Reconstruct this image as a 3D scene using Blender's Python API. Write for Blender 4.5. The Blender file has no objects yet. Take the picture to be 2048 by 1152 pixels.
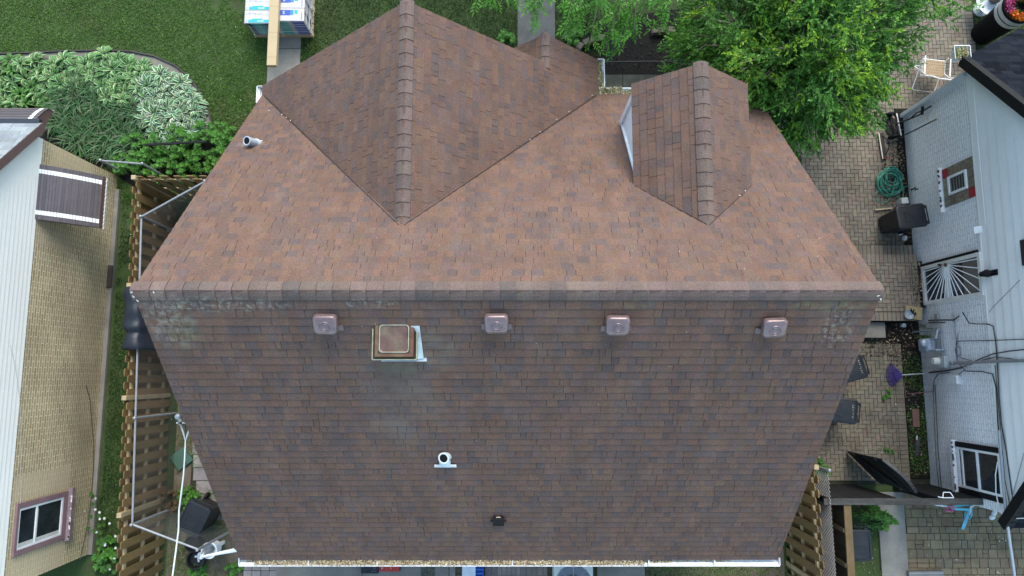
import bpy, math, random
import numpy as np
from mathutils import Vector, Matrix

random.seed(7)
RNG = np.random.default_rng(7)
SC = bpy.context.scene
COL = SC.collection
R = math.radians

# ------------------------------------------------------------ camera model
TH = R(7.2)
CT, ST = math.cos(TH), math.sin(TH)
CAMH, FOC = 16.3, 1350.0


def P(px, py, h=0.0):
    """world point at height h that the survey drone saw at (px, py)"""
    u, v = (px - 1024) / FOC, (py - 576) / FOC
    t = (CAMH - h) / (CT + v * ST)
    return Vector((u * t, (ST - v * CT) * t, h))


def W(px, py, X):
    """world point on the vertical plane x = X"""
    u, v = (px - 1024) / FOC, (py - 576) / FOC
    t = X / u
    return Vector((X, (ST - v * CT) * t, CAMH - t * (CT + v * ST)))


# ------------------------------------------------------------ object helpers
def tag(o, label=None, cat=None, group=None, kind=None):
    if label: o['label'] = label
    if cat: o['category'] = cat
    if group: o['group'] = group
    if kind: o['kind'] = kind
    return o


def thing(name, label, cat, loc=(0, 0, 0), rz=0.0, group=None):
    o = bpy.data.objects.new(name, None)
    o.empty_display_size = 0.2
    COL.objects.link(o)
    o.location = loc
    o.rotation_euler = (0, 0, rz)
    return tag(o, label, cat, group)


def origin_of(o):
    p = Vector((0, 0, 0))
    while o is not None:
        p = p + Vector(o.location)
        o = o.parent
    return p


def kids(o):
    return [c for c in bpy.data.objects if c.parent == o]


def copy_tree(o, parent=None):
    ch = kids(o)
    c = o.copy()
    COL.objects.link(c)
    c.parent = parent
    for k in ch:
        copy_tree(k, c)
    return c


class MB:
    """collects faces; build() links them as ONE mesh object"""

    def __init__(s):
        s.v, s.f, s.m, s.t = [], [], [], []

    def face(s, pts, m=0, t=(1, 1, 1)):
        n = len(s.v)
        s.v += [tuple(p) for p in pts]
        s.f.append(tuple(range(n, n + len(pts))))
        s.m.append(m)
        s.t.append(t)

    def mesh(s, vs, fs, m=0, t=(1, 1, 1)):
        n = len(s.v)
        s.v += [tuple(p) for p in vs]
        for f in fs:
            s.f.append(tuple(n + i for i in f))
            s.m.append(m)
            s.t.append(t)

    def box(s, c, d, rot=None, m=0, t=(1, 1, 1), top=None):
        """centre c, full size d, rot = z angle or Matrix; top = scale of the upper face"""
        if rot is None: M = Matrix.Identity(3)
        elif isinstance(rot, (int, float)): M = Matrix.Rotation(rot, 3, 'Z')
        else: M = rot
        c = Vector(c)
        k = top if top is not None else (1, 1)
        vs = []
        for z in (-1, 1):
            kx, ky = k if z > 0 else (1, 1)
            for x, y in ((-1, -1), (1, -1), (1, 1), (-1, 1)):
                vs.append(c + M @ Vector((x * d[0] / 2 * kx, y * d[1] / 2 * ky, z * d[2] / 2)))
        s.mesh(vs, [(3, 2, 1, 0), (4, 5, 6, 7), (0, 1, 5, 4), (1, 2, 6, 5), (2, 3, 7, 6), (3, 0, 4, 7)], m, t)

    def span(s, a, b, m=0, t=(1, 1, 1)):
        a, b = Vector(a), Vector(b)
        s.box((a + b) / 2, [abs(b[i] - a[i]) for i in range(3)], None, m, t)

    def bar(s, p0, p1, w, h, m=0, t=(1, 1, 1), up=(0, 0, 1)):
        """rectangular bar between two points, w across, h along 'up'"""
        p0, p1 = Vector(p0), Vector(p1)
        d = (p1 - p0)
        L = d.length
        if L < 1e-6: return
        d.normalize()
        u = Vector(up)
        x = d.cross(u)
        if x.length < 1e-4:
            x = d.cross(Vector((0, 1, 0)))
        x.normalize()
        u = x.cross(d).normalized()
        M = Matrix((x, d, u)).transposed()
        s.box((p0 + p1) / 2, (w, L, h), M, m, t)

    def tube(s, pts, r, n=8, m=0, t=(1, 1, 1), cap=True, closed=False):
        pts = [Vector(p) for p in pts]
        N = len(pts)
        rs = r if isinstance(r, (list, tuple)) else [r] * N
        up = None
        rings = []
        for i in range(N):
            if closed: d = pts[(i + 1) % N] - pts[i - 1]
            else: d = pts[min(i + 1, N - 1)] - pts[max(i - 1, 0)]
            if d.length < 1e-9: d = Vector((0, 0, 1))
            d.normalize()
            if up is None:
                up = Vector((0, 0, 1)) if abs(d.z) < .9 else Vector((1, 0, 0))
            x = d.cross(up)
            if x.length < 1e-4: x = d.cross(Vector((0.3, 0.8, 0.5)))
            x.normalize()
            up = x.cross(d).normalized()
            rings.append([pts[i] + (x * math.cos(2 * math.pi * k / n) + up * math.sin(2 * math.pi * k / n)) * rs[i] for k in range(n)])
        vs = [p for ring in rings for p in ring]
        fs = []
        for i in range(N if closed else N - 1):
            a, b = i * n, ((i + 1) % N) * n
            for k in range(n):
                fs.append((a + k, a + (k + 1) % n, b + (k + 1) % n, b + k))
        if cap and not closed:
            fs.append(tuple(reversed(range(n))))
            fs.append(tuple((N - 1) * n + k for k in range(n)))
        s.mesh(vs, fs, m, t)

    def lathe(s, prof, n=24, c=(0, 0, 0), m=0, t=(1, 1, 1), sx=1.0, sy=1.0, wob=None, caps=True):
        c = Vector(c)
        vs, fs = [], []
        for (r, z) in prof:
            for k in range(n):
                a = 2 * math.pi * k / n
                rr = r * (1 + (wob(a) if wob else 0))
                vs.append(c + Vector((rr * math.cos(a) * sx, rr * math.sin(a) * sy, z)))
        for i in range(len(prof) - 1):
            for k in range(n):
                fs.append((i * n + k, i * n + (k + 1) % n, (i + 1) * n + (k + 1) % n, (i + 1) * n + k))
        if caps and prof[0][0] > 1e-5: fs.append(tuple(reversed(range(n))))
        if caps and prof[-1][0] > 1e-5: fs.append(tuple((len(prof) - 1) * n + k for k in range(n)))
        s.mesh(vs, fs, m, t)

    def loft(s, rings, m=0, t=(1, 1, 1), cap0=True, cap1=True):
        n = len(rings[0])
        vs = [p for r_ in rings for p in r_]
        fs = []
        for i in range(len(rings) - 1):
            for k in range(n):
                fs.append((i * n + k, i * n + (k + 1) % n, (i + 1) * n + (k + 1) % n, (i + 1) * n + k))
        if cap0: fs.append(tuple(reversed(range(n))))
        if cap1: fs.append(tuple((len(rings) - 1) * n + k for k in range(n)))
        s.mesh(vs, fs, m, t)

    def prism(s, poly, axis_vec, m=0, t=(1, 1, 1)):
        poly = [Vector(p) for p in poly]
        a = Vector(axis_vec)
        n = len(poly)
        vs = poly + [p + a for p in poly]
        fs = [tuple(reversed(range(n))), tuple(range(n, 2 * n))]
        fs += [(k, (k + 1) % n, n + (k + 1) % n, n + k) for k in range(n)]
        s.mesh(vs, fs, m, t)

    def xform(s, M):
        s.v = [tuple(M @ Vector(p)) for p in s.v]

    def build(s, name, mats, parent=None, world=False, smooth=False, bevel=0.0, seg=2, norm=True, subsurf=0):
        off = origin_of(parent) if (world and parent is not None) else Vector((0, 0, 0))
        me = bpy.data.meshes.new(name)
        vs = [(p[0] - off.x, p[1] - off.y, p[2] - off.z) for p in s.v]
        me.from_pydata(vs, [], s.f)
        if not isinstance(mats, (list, tuple)): mats = [mats]
        for mt in mats: me.materials.append(mt)
        me.polygons.foreach_set('material_index', s.m)
        at = me.color_attributes.new('tint', 'FLOAT_COLOR', 'CORNER')
        buf = np.ones((len(me.loops), 4), dtype=np.float32)
        i = 0
        for f, t in zip(s.f, s.t):
            buf[i:i + len(f), :3] = t
            i += len(f)
        at.data.foreach_set('color', buf.ravel())
        if smooth:
            me.polygons.foreach_set('use_smooth', [True] * len(s.f))
        if norm:
            import bmesh
            bm = bmesh.new()
            bm.from_mesh(me)
            bmesh.ops.recalc_face_normals(bm, faces=bm.faces)
            bm.to_mesh(me)
            bm.free()
        me.update()
        o = bpy.data.objects.new(name, me)
        COL.objects.link(o)
        o.parent = parent
        if bevel > 0:
            bv = o.modifiers.new('bevel', 'BEVEL')
            bv.width = bevel
            bv.segments = seg
            bv.limit_method = 'ANGLE'
        if subsurf:
            ss = o.modifiers.new('sub', 'SUBSURF')
            ss.levels = ss.render_levels = subsurf
        return o


def quads(name, V, T, mat_, parent=None, off=None):
    """numpy soup of quads: V (N,4,3), T (N,3)"""
    V = np.asarray(V, dtype=np.float32)
    N = len(V)
    if off is not None: V = V - np.array(off, dtype=np.float32)
    me = bpy.data.meshes.new(name)
    me.vertices.add(N * 4)
    me.vertices.foreach_set('co', V.reshape(-1))
    me.loops.add(N * 4)
    me.loops.foreach_set('vertex_index', np.arange(N * 4, dtype=np.int32))
    me.polygons.add(N)
    me.polygons.foreach_set('loop_start', np.arange(0, N * 4, 4, dtype=np.int32))
    me.polygons.foreach_set('loop_total', np.full(N, 4, dtype=np.int32))
    me.materials.append(mat_)
    me.update(calc_edges=True)
    at = me.color_attributes.new('tint', 'FLOAT_COLOR', 'CORNER')
    buf = np.ones((N, 4, 4), dtype=np.float32)
    buf[:, :, :3] = np.asarray(T, dtype=np.float32)[:, None, :]
    at.data.foreach_set('color', buf.ravel())
    o = bpy.data.objects.new(name, me)
    COL.objects.link(o)
    o.parent = parent
    return o


def leaf_quads(base, direc, side, length, width, droop=0.0, back=0.35):
    """rhombic leaves"""
    base = np.asarray(base); direc = np.asarray(direc); side = np.asarray(side)
    length = np.asarray(length).reshape(-1, 1); width = np.asarray(width).reshape(-1, 1)
    mid = base + direc * length * (0.5 - back * .3)
    tip = base + direc * length
    tip[:, 2] -= droop * length[:, 0]
    return np.stack([base, mid + side * width * .5, tip, mid - side * width * .5], axis=1)


def unit(a):
    return a / (np.linalg.norm(a, axis=1, keepdims=True) + 1e-9)


# ------------------------------------------------------------ materials
def new_mat(name):
    m = bpy.data.materials.new(name)
    m.use_nodes = True
    nt = m.node_tree
    b = nt.nodes['Principled BSDF']
    return m, nt, b


def N_(nt, kind, **kw):
    n = nt.nodes.new(kind)
    for k, v in kw.items():
        if k in n.inputs: n.inputs[k].default_value = v
        else: setattr(n, k, v)
    return n


def mulcol(nt, a, b, fac=1.0):
    n = nt.nodes.new('ShaderNodeMix')
    n.data_type = 'RGBA'
    n.blend_type = 'MULTIPLY'
    n.inputs[0].default_value = fac
    for i, x in ((6, a), (7, b)):
        if isinstance(x, (tuple, list)): n.inputs[i].default_value = (*x[:3], 1)
        else: nt.links.new(x, n.inputs[i])
    return n.outputs[2]


def mixcol(nt, fac, a, b):
    n = nt.nodes.new('ShaderNodeMix')
    n.data_type = 'RGBA'
    if isinstance(fac, float): n.inputs[0].default_value = fac
    else: nt.links.new(fac, n.inputs[0])
    for i, x in ((6, a), (7, b)):
        if isinstance(x, (tuple, list)): n.inputs[i].default_value = (*x[:3], 1)
        else: nt.links.new(x, n.inputs[i])
    return n.outputs[2]


def ramp(nt, src, lo, hi, a=0.0, b=1.0):
    n = N_(nt, 'ShaderNodeMapRange')
    n.inputs[1].default_value = lo
    n.inputs[2].default_value = hi
    n.inputs[3].default_value = a
    n.inputs[4].default_value = b
    nt.links.new(src, n.inputs[0])
    return n.outputs[0]


def math2(nt, op, a, b):
    n = nt.nodes.new('ShaderNodeMath')
    n.operation = op
    for i, x in ((0, a), (1, b)):
        if isinstance(x, (int, float)): n.inputs[i].default_value = x
        else: nt.links.new(x, n.inputs[i])
    return n.outputs[0]


def pos(nt):
    return nt.nodes.new('ShaderNodeNewGeometry').outputs['Position']


def noise(nt, vec, scale, detail=4, rough=.6):
    n = N_(nt, 'ShaderNodeTexNoise')
    n.inputs['Scale'].default_value = scale
    n.inputs['Detail'].default_value = detail
    n.inputs['Roughness'].default_value = rough
    nt.links.new(vec, n.inputs['Vector'])
    return n.outputs['Fac']


def stretch(nt, vec, s):
    n = nt.nodes.new('ShaderNodeMapping')
    n.inputs['Scale'].default_value = s
    nt.links.new(vec, n.inputs['Vector'])
    return n.outputs[0]


def mat(name, col, rough=.75, var=.18, scale=5., fine=.10, fscale=60., bump=0., bscale=80., metal=0., spec=.35,
        tint=True, stretchv=None, dirt=None, dirt_amt=.35, dscale=2.5, trans=0.0, coat=0.0):
    m, nt, b = new_mat(name)
    p = pos(nt)
    if stretchv: p = stretch(nt, p, stretchv)
    c = mulcol(nt, col, (1, 1, 1))
    if var:
        f = ramp(nt, noise(nt, p, scale), .3, .7, 1 - var, 1 + var)
        c = mulcol(nt, c, f)
    if fine:
        f = ramp(nt, noise(nt, p, fscale, 2), .3, .7, 1 - fine, 1 + fine)
        c = mulcol(nt, c, f)
    if dirt:
        d = ramp(nt, noise(nt, p, dscale, 6, .7), .48, .72, 0, dirt_amt)
        c = mixcol(nt, d, c, dirt)
    if tint:
        a = N_(nt, 'ShaderNodeAttribute', attribute_name='tint')
        c = mulcol(nt, c, a.outputs['Color'])
    nt.links.new(c, b.inputs['Base Color'])
    b.inputs['Roughness'].default_value = rough
    b.inputs['Metallic'].default_value = metal
    b.inputs['Specular IOR Level'].default_value = spec
    if coat: b.inputs['Coat Weight'].default_value = coat
    if bump:
        bp = nt.nodes.new('ShaderNodeBump')
        bp.inputs['Strength'].default_value = bump
        bp.inputs['Distance'].default_value = .01
        nt.links.new(noise(nt, p, bscale, 4), bp.inputs['Height'])
        nt.links.new(bp.outputs[0], b.inputs['Normal'])
    if trans:
        tr = nt.nodes.new('ShaderNodeBsdfTranslucent')
        nt.links.new(c, tr.inputs[0])
        mx = nt.nodes.new('ShaderNodeMixShader')
        mx.inputs[0].default_value = trans
        nt.links.new(b.outputs[0], mx.inputs[1])
        nt.links.new(tr.outputs[0], mx.inputs[2])
        nt.links.new(mx.outputs[0], nt.nodes['Material Output'].inputs[0])
    return m


M = {}


def blob(nt, p, c, s, e0=.55, e1=1.0):
    """soft ellipsoid mask round world point c with radii s"""
    v = nt.nodes.new('ShaderNodeVectorMath'); v.operation = 'SUBTRACT'
    nt.links.new(p, v.inputs[0]); v.inputs[1].default_value = c
    d = nt.nodes.new('ShaderNodeVectorMath'); d.operation = 'DIVIDE'
    nt.links.new(v.outputs[0], d.inputs[0]); d.inputs[1].default_value = s
    l = nt.nodes.new('ShaderNodeVectorMath'); l.operation = 'LENGTH'
    nt.links.new(d.outputs[0], l.inputs[0])
    return ramp(nt, l.outputs['Value'], e1, e0, 0, 1)


def boxmask(nt, p, c, s, e=.012):
    v = nt.nodes.new('ShaderNodeVectorMath'); v.operation = 'SUBTRACT'
    nt.links.new(p, v.inputs[0]); v.inputs[1].default_value = c
    a = nt.nodes.new('ShaderNodeVectorMath'); a.operation = 'ABSOLUTE'
    nt.links.new(v.outputs[0], a.inputs[0])
    d = nt.nodes.new('ShaderNodeVectorMath'); d.operation = 'SUBTRACT'
    nt.links.new(a.outputs[0], d.inputs[0]); d.inputs[1].default_value = s
    x = nt.nodes.new('ShaderNodeSeparateXYZ'); nt.links.new(d.outputs[0], x.inputs[0])
    m_ = math2(nt, 'MAXIMUM', math2(nt, 'MAXIMUM', x.outputs[0], x.outputs[1]), x.outputs[2])
    return ramp(nt, m_, e, -e, 0, 1)


def shingle_mat(name, stains=(), spec=.22):
    m, nt, b = new_mat(name)
    p = pos(nt)
    a = N_(nt, 'ShaderNodeAttribute', attribute_name='tint')
    c = a.outputs['Color']
    c = mulcol(nt, c, ramp(nt, noise(nt, p, 2.2, 5), .3, .7, .90, 1.10))
    c = mulcol(nt, c, ramp(nt, noise(nt, stretch(nt, p, (2.6, .35, .35)), 1.0, 4, .6), .32, .68, .90, 1.09))
    c = mixcol(nt, ramp(nt, noise(nt, p, 7, 6, .75), .60, .74, 0, .35), c, (.135, .112, .098)) if name == 'brown_shingle' else c
    c = mulcol(nt, c, ramp(nt, noise(nt, p, 45, 3, .7), .25, .75, .72, 1.28))
    g = N_(nt, 'ShaderNodeTexNoise', Scale=260.0, Detail=1.0)
    nt.links.new(p, g.inputs['Vector'])
    c = mulcol(nt, c, ramp(nt, g.outputs['Fac'], .25, .75, .6, 1.4))
    for (cen, rad, col, nscale, lo, hi, amt) in stains:
        k = blob(nt, p, cen, rad)
        n1 = ramp(nt, noise(nt, p, nscale, 5, .7), lo, hi, 0, amt)
        c = mixcol(nt, math2(nt, 'MULTIPLY', k, n1), c, col)
    nt.links.new(c, b.inputs['Base Color'])
    b.inputs['Roughness'].default_value = .95
    b.inputs['Specular IOR Level'].default_value = spec
    bp = nt.nodes.new('ShaderNodeBump')
    bp.inputs['Strength'].default_value = .35
    bp.inputs['Distance'].default_value = .004
    nt.links.new(noise(nt, p, 180, 3), bp.inputs['Height'])
    nt.links.new(bp.outputs[0], b.inputs['Normal'])
    return m


def brick_mat(name, c1, c2, mortar, bw=.205, rh=.0715, ms=.012, bumps=.5, patch=None, msm=.1, axes=(1, 2), var=.2, rough=.85):
    m, nt, b = new_mat(name)
    p = pos(nt)
    sx = nt.nodes.new('ShaderNodeSeparateXYZ')
    nt.links.new(p, sx.inputs[0])
    cx = nt.nodes.new('ShaderNodeCombineXYZ')
    nt.links.new(sx.outputs[axes[0]], cx.inputs[0])
    nt.links.new(sx.outputs[axes[1]], cx.inputs[1])
    wob = nt.nodes.new('ShaderNodeTexNoise'); wob.inputs['Scale'].default_value = 6
    nt.links.new(p, wob.inputs['Vector'])
    wm = nt.nodes.new('ShaderNodeVectorMath'); wm.operation = 'MULTIPLY_ADD'
    nt.links.new(wob.outputs['Color'], wm.inputs[0]); wm.inputs[1].default_value = (.012, .008, 0)
    nt.links.new(cx.outputs[0], wm.inputs[2])
    br = nt.nodes.new('ShaderNodeTexBrick')
    br.inputs['Scale'].default_value = 1
    br.inputs['Brick Width'].default_value = bw
    br.inputs['Row Height'].default_value = rh
    br.inputs['Mortar Size'].default_value = ms
    br.inputs['Mortar Smooth'].default_value = msm
    br.inputs['Color1'].default_value = (*c1, 1)
    br.inputs['Color2'].default_value = (*c2, 1)
    br.inputs['Mortar'].default_value = (*mortar, 1)
    nt.links.new(wm.outputs[0], br.inputs['Vector'])
    c = br.outputs['Color']
    c = mulcol(nt, c, ramp(nt, noise(nt, p, 1.1, 6, .65), .3, .7, 1 - var, 1 + var))
    c = mulcol(nt, c, ramp(nt, noise(nt, p, 30, 3), .3, .7, .85, 1.15))
    if patch:
        for (cen, rad, col, amt) in patch:
            k = boxmask(nt, p, cen, rad) if rad[1] < 1 else blob(nt, p, cen, rad, .5, 1.0)
            c = mixcol(nt, math2(nt, 'MULTIPLY', k, ramp(nt, noise(nt, p, 14, 5, .7), .3, .6, amt * .5, amt)), c, col)
    nt.links.new(c, b.inputs['Base Color'])
    b.inputs['Roughness'].default_value = rough
    b.inputs['Specular IOR Level'].default_value = .3
    bp = nt.nodes.new('ShaderNodeBump')
    bp.inputs['Strength'].default_value = bumps
    bp.inputs['Distance'].default_value = .012
    bp.invert = True
    h = math2(nt, 'ADD', br.outputs['Fac'], math2(nt, 'MULTIPLY', noise(nt, p, 40, 4), .4))
    nt.links.new(h, bp.inputs['Height'])
    nt.links.new(bp.outputs[0], b.inputs['Normal'])
    return m


def glass_mat(name, col=(.02, .025, .03)):
    m, nt, b = new_mat(name)
    c = mulcol(nt, col, ramp(nt, noise(nt, pos(nt), 3), .3, .7, .6, 1.5))
    nt.links.new(c, b.inputs['Base Color'])
    b.inputs['Roughness'].default_value = .07
    b.inputs['Specular IOR Level'].default_value = .6
    return m


def text_mesh(s, size, M4, depth=.002):
    cu = bpy.data.curves.new('lettering', 'FONT')
    cu.body = s
    cu.size = size
    cu.extrude = depth
    cu.align_x = 'CENTER'
    cu.align_y = 'CENTER'
    o = bpy.data.objects.new('lettering', cu)
    COL.objects.link(o)
    dg = bpy.context.evaluated_depsgraph_get()
    me = o.evaluated_get(dg).to_mesh()
    vs = [M4 @ v.co for v in me.vertices]
    fs = [tuple(p.vertices) for p in me.polygons]
    o.evaluated_get(dg).to_mesh_clear()
    bpy.data.objects.remove(o)
    bpy.data.curves.remove(cu)
    return vs, fs

# ------------------------------------------------------------ shared materials
M['white'] = mat('white_paint', (.80, .82, .82), .45, .06, 3, .03, 40, dirt=(.55, .54, .5), dirt_amt=.2, dscale=5)
M['gutter_white'] = mat('gutter_enamel', (.70, .71, .70), .35, .05, 3, .03, 40, dirt=(.33, .31, .27), dirt_amt=.5, dscale=9)
M['plain'] = mat('tinted_matte', (1, 1, 1), .7, .12, 6, .06, 60)
M['semi'] = mat('tinted_satin', (1, 1, 1), .42, .12, 6, .05, 60, spec=.5)
M['leaf'] = mat('leaf', (1, 1, 1), .5, .12, 9, .06, 60, spec=.35, trans=.28)
M['leafmatte'] = mat('leaf_matte', (1, 1, 1), .7, .15, 9, .06, 60, spec=.2, trans=.22)
M['litter'] = mat('dry_litter', (1, 1, 1), .85, .2, 12, .1, 80)
M['blackplastic'] = mat('black_plastic', (.011, .012, .014), .5, .25, 5, .08, 60, spec=.4, dirt=(.05, .05, .048), dirt_amt=.35, dscale=6)
M['lidplastic'] = mat('dark_grey_plastic', (.013, .015, .018), .42, .2, 5, .06, 60, spec=.4, dirt=(.05, .05, .05), dirt_amt=.3, dscale=4)
M['galv'] = mat('galvanised_steel', (.58, .62, .64), .38, .15, 8, .08, 60, metal=.7, dirt=(.25, .25, .24), dirt_amt=.3)
M['steelpipe'] = mat('grey_pipe', (.28, .295, .31), .45, .12, 8, .05, 60, metal=.3)
M['wire'] = mat('chainlink_wire', (.20, .20, .19), .5, .1, 8, .05, 60, metal=.5)
M['darkmetal'] = mat('black_metal', (.010, .010, .011), .6, .2, 8, .05, 60, spec=.2)
M['glass'] = glass_mat('window_glass')
M['concrete'] = mat('concrete', (.205, .192, .162), .9, .18, 2.2, .16, 55, bump=.25, bscale=60, dirt=(.16, .155, .135), dirt_amt=.5, dscale=1.6)
M['hosta'] = mat('hosta_leaf', (1, 1, 1), .55, .14, 4, .05, 60, spec=.3, trans=.2)

XL, XR, YR, HR, HE = -5.06, 4.94, 1.10, 7.37, 3.21
YF, YB = 5.60, -3.43
TP = (HR - HE) / (YF - YR)


def front_z(y): return HR - (y - YR) * TP


NB = Vector((0, -(HR - HE), YR - YB)).normalized()
NF = Vector((0, (HR - HE), YF - YR)).normalized()


def on_plane(px, py, O, N):
    a, b = P(px, py, 8.0), P(px, py, 0.0)
    d = (b - a)
    k = (Vector(O) - a).dot(N) / d.dot(N)
    return a + d * k


def on_back(px, py): return on_plane(px, py, (0, YB, HE), NB)


def on_front(px, py): return on_plane(px, py, (0, YF, HE), NF)


LICH = (.27, .250, .195)
MOSS = (.150, .135, .072)
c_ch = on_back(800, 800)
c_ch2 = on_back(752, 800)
M['shingle'] = shingle_mat('brown_shingle', [
    ((-4.70, .72, 7.02), (.42, .50, .7), LICH, 9, .44, .66, .75),
    ((-4.55, .55, 6.9), (.30, .30, .5), MOSS, 7, .40, .66, .6),
    ((-4.0, .93, 7.2), (1.2, .12, .3), LICH, 14, .48, .64, .85),
    ((4.52, .66, 6.95), (.32, .46, .7), LICH, 16, .50, .66, .7),
    ((4.30, .92, 7.2), (.7, .12, .3), MOSS, 10, .42, .62, .8),
    ((1.7, .93, 7.2), (.4, .08, .3), MOSS, 14, .48, .64, .8),
    ((-1.9, .93, 7.2), (.5, .08, .3), LICH, 16, .50, .64, .8),
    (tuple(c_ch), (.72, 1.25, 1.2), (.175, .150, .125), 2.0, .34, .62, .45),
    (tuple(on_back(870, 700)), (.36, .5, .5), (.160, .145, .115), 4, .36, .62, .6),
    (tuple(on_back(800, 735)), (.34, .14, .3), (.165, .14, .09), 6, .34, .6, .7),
    (tuple(on_front(505, 290)), (.35, .12, .2), (.26, .26, .25), 9, .45, .65, .5),
])
M['shingle_edge'] = mat('shingle_edge', (.035, .028, .025), .95, .2, 20, .1, 60)
PAL = [((.144, .085, .060), .30), ((.134, .083, .063), .34), ((.123, .080, .066), .25), ((.108, .077, .068), .11)]
CAPPAL = [((.142, .102, .086), .45), ((.130, .094, .079), .37), ((.110, .085, .076), .18)]


def pick(pal):
    r = random.random()
    for c, w in pal:
        if r < w:
            break
        r -= w
    j = random.uniform(.93, 1.07)
    return tuple(x * j * random.uniform(.97, 1.03) for x in c)


def clip_rect(poly, u0, u1, v0, v1):
    """clip convex poly to a rectangle"""
    def cut(pts, ax, lim, keep_less):
        out = []
        for i in range(len(pts)):
            a, b = pts[i], pts[(i + 1) % len(pts)]
            ia = (a[ax] <= lim + 1e-9) if keep_less else (a[ax] >= lim - 1e-9)
            ib = (b[ax] <= lim + 1e-9) if keep_less else (b[ax] >= lim - 1e-9)
            if ia: out.append(a)
            if ia != ib:
                k = (lim - a[ax]) / (b[ax] - a[ax])
                out.append((a[0] + (b[0] - a[0]) * k, a[1] + (b[1] - a[1]) * k))
        return out
    for ax, lim, less in ((0, u0, 0), (0, u1, 1), (1, v0, 0), (1, v1, 1)):
        poly = cut(poly, ax, lim, less)
        if len(poly) < 3: return []
    return poly


def shingles(mb, O, U, V, poly, pal=PAL, e=.1425, tab=(.08, .185), thick=.013, gap=.32, edge=1):
    O, U, V = Vector(O), Vector(U).normalized(), Vector(V).normalized()
    N = U.cross(V)
    if N.z < 0: N = -N
    us = [q[0] for q in poly]; vs = [q[1] for q in poly]
    mb.face([O + U * a + V * b for a, b in poly], edge)
    mb.prism([O + U * a + V * b - N * .008 for a, b in poly], -N * .11, 2)
    k = 0
    v = min(vs)
    while v < max(vs) - .01:
        u = min(us) - random.uniform(0, .3)
        while u < max(us):
            w = random.uniform(*tab)
            g = .006 if random.random() < gap else .0005
            q = clip_rect(poly, u, u + w - g, v, min(v + e + .012, max(vs)))
            if q:
                jit = random.uniform(0, .004)
                c = pick(pal)

                def pt(a, b):
                    f = (b - v) / (e + .012)
                    return O + U * a + V * b + N * ((thick + jit) * (1 - f) + .003 * f)
                mb.face([pt(a, b) for a, b in q], 0, c)
                for i in range(len(q)):
                    a, b = q[i], q[(i + 1) % len(q)]
                    if abs(a[1] - v) < 1e-6 and abs(b[1] - v) < 1e-6:
                        mb.face([pt(*a), pt(*b), O + U * b[0] + V * b[1], O + U * a[0] + V * a[1]], edge)
            u += w
        v += e


def caps(mb, A, B, s1, s2, hw=.155, e=.2, lift=.012):
    """ridge cap pieces from A to B (butts face B); s1, s2 run down the two slopes"""
    A, B, s1, s2 = Vector(A), Vector(B), Vector(s1).normalized(), Vector(s2).normalized()
    d = (B - A).normalized()
    up = (-(s1 + s2)).normalized()
    L = (B - A).length
    n = max(1, round(L / e))
    e = L / n
    ws = [(s1, 1.0), (s1, .62), (s1, .25), (None, 0), (s2, .25), (s2, .62), (s2, 1.0)]

    def sec(x, h, sk):
        out = []
        for s_, w in ws:
            q = A + d * (x + sk * (1 - w) * .0)
            if s_ is None: q = q + up * (h - .028)
            else: q = q + s_ * (w * hw) + up * (h - (.012 if w < .3 else 0))
            out.append(q)
        return out
    for i in range(n):
        c = pick(CAPPAL)
        x0, x1 = i * e - .03, (i + 1) * e + random.uniform(-.010, .010)
        h1 = lift + .016 + random.uniform(0, .004)
        a, b = sec(x0, lift + .004, 0), sec(x1, h1, 0)
        g = sec(x1, lift - .002, 0)
        for k in range(6):
            mb.face([a[k], a[k + 1], b[k + 1], b[k]], 0, c)
            mb.face([b[k], b[k + 1], g[k + 1], g[k]], 1)
        for k in (0, 6):
            z = up * -.02
            mb.face([a[k], b[k], b[k] + z, a[k] + z], 1)


# ------------------------------------------------------------ the brown roofed house
HOUSE = thing('shingled_house', 'house under a large brown shingle roof with cross gable, dormer and four roof vents', 'house', (0, YR, 0))
M['housewall'] = brick_mat('house_brick', (.30, .17, .11), (.24, .14, .10), (.35, .32, .28))

mb = MB()
mb.prism([(XL + .3, y, z) for y, z in ((YB + .4, 0), (YF - .3, 0), (YF - .3, HE - .05), (YR, HR - .3), (YB + .4, HE - .05))], (XR - XL - .6, 0, 0))
mb.prism([(x, YF - .35, z) for x, z in ((-4.75, 0), (1.43, 0), (1.43, HE - .05), (-1.66, 6.34 - .35), (-4.75, HE - .05))], (0, .27, 0))
mb.span((-.25, YF - .1, 0), (1.5, 6.1, HE - .02))
wall = mb.build('wall', M['housewall'], HOUSE, world=True)

mb = MB()
LF = math.hypot(YF - YR, HR - HE); LB = math.hypot(YR - YB, HR - HE)
W10 = XR - XL
shingles(mb, (XL, YF, HE), (1, 0, 0), (0, -(YF - YR), HR - HE), [(0, 0), (W10, 0), (W10, LF), (0, LF)])
shingles(mb, (XL, YB, HE), (1, 0, 0), (0, YR - YB, HR - HE), [(0, 0), (W10, 0), (W10, LB), (0, LB)])
roof = mb.build('roof', [M['shingle'], M['shingle_edge'], M['plain']], HOUSE, world=True, norm=False)
mb = MB()
caps(mb, (XL - .01, YR, HR + .01), (XR + .01, YR, HR + .01), (0, YF - YR, HE - HR), (0, YB - YR, HE - HR), hw=.175, e=.222, lift=.014)
mb.build('ridge_cap', [M['shingle'], M['shingle_edge']], roof, world=True, norm=False)

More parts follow.
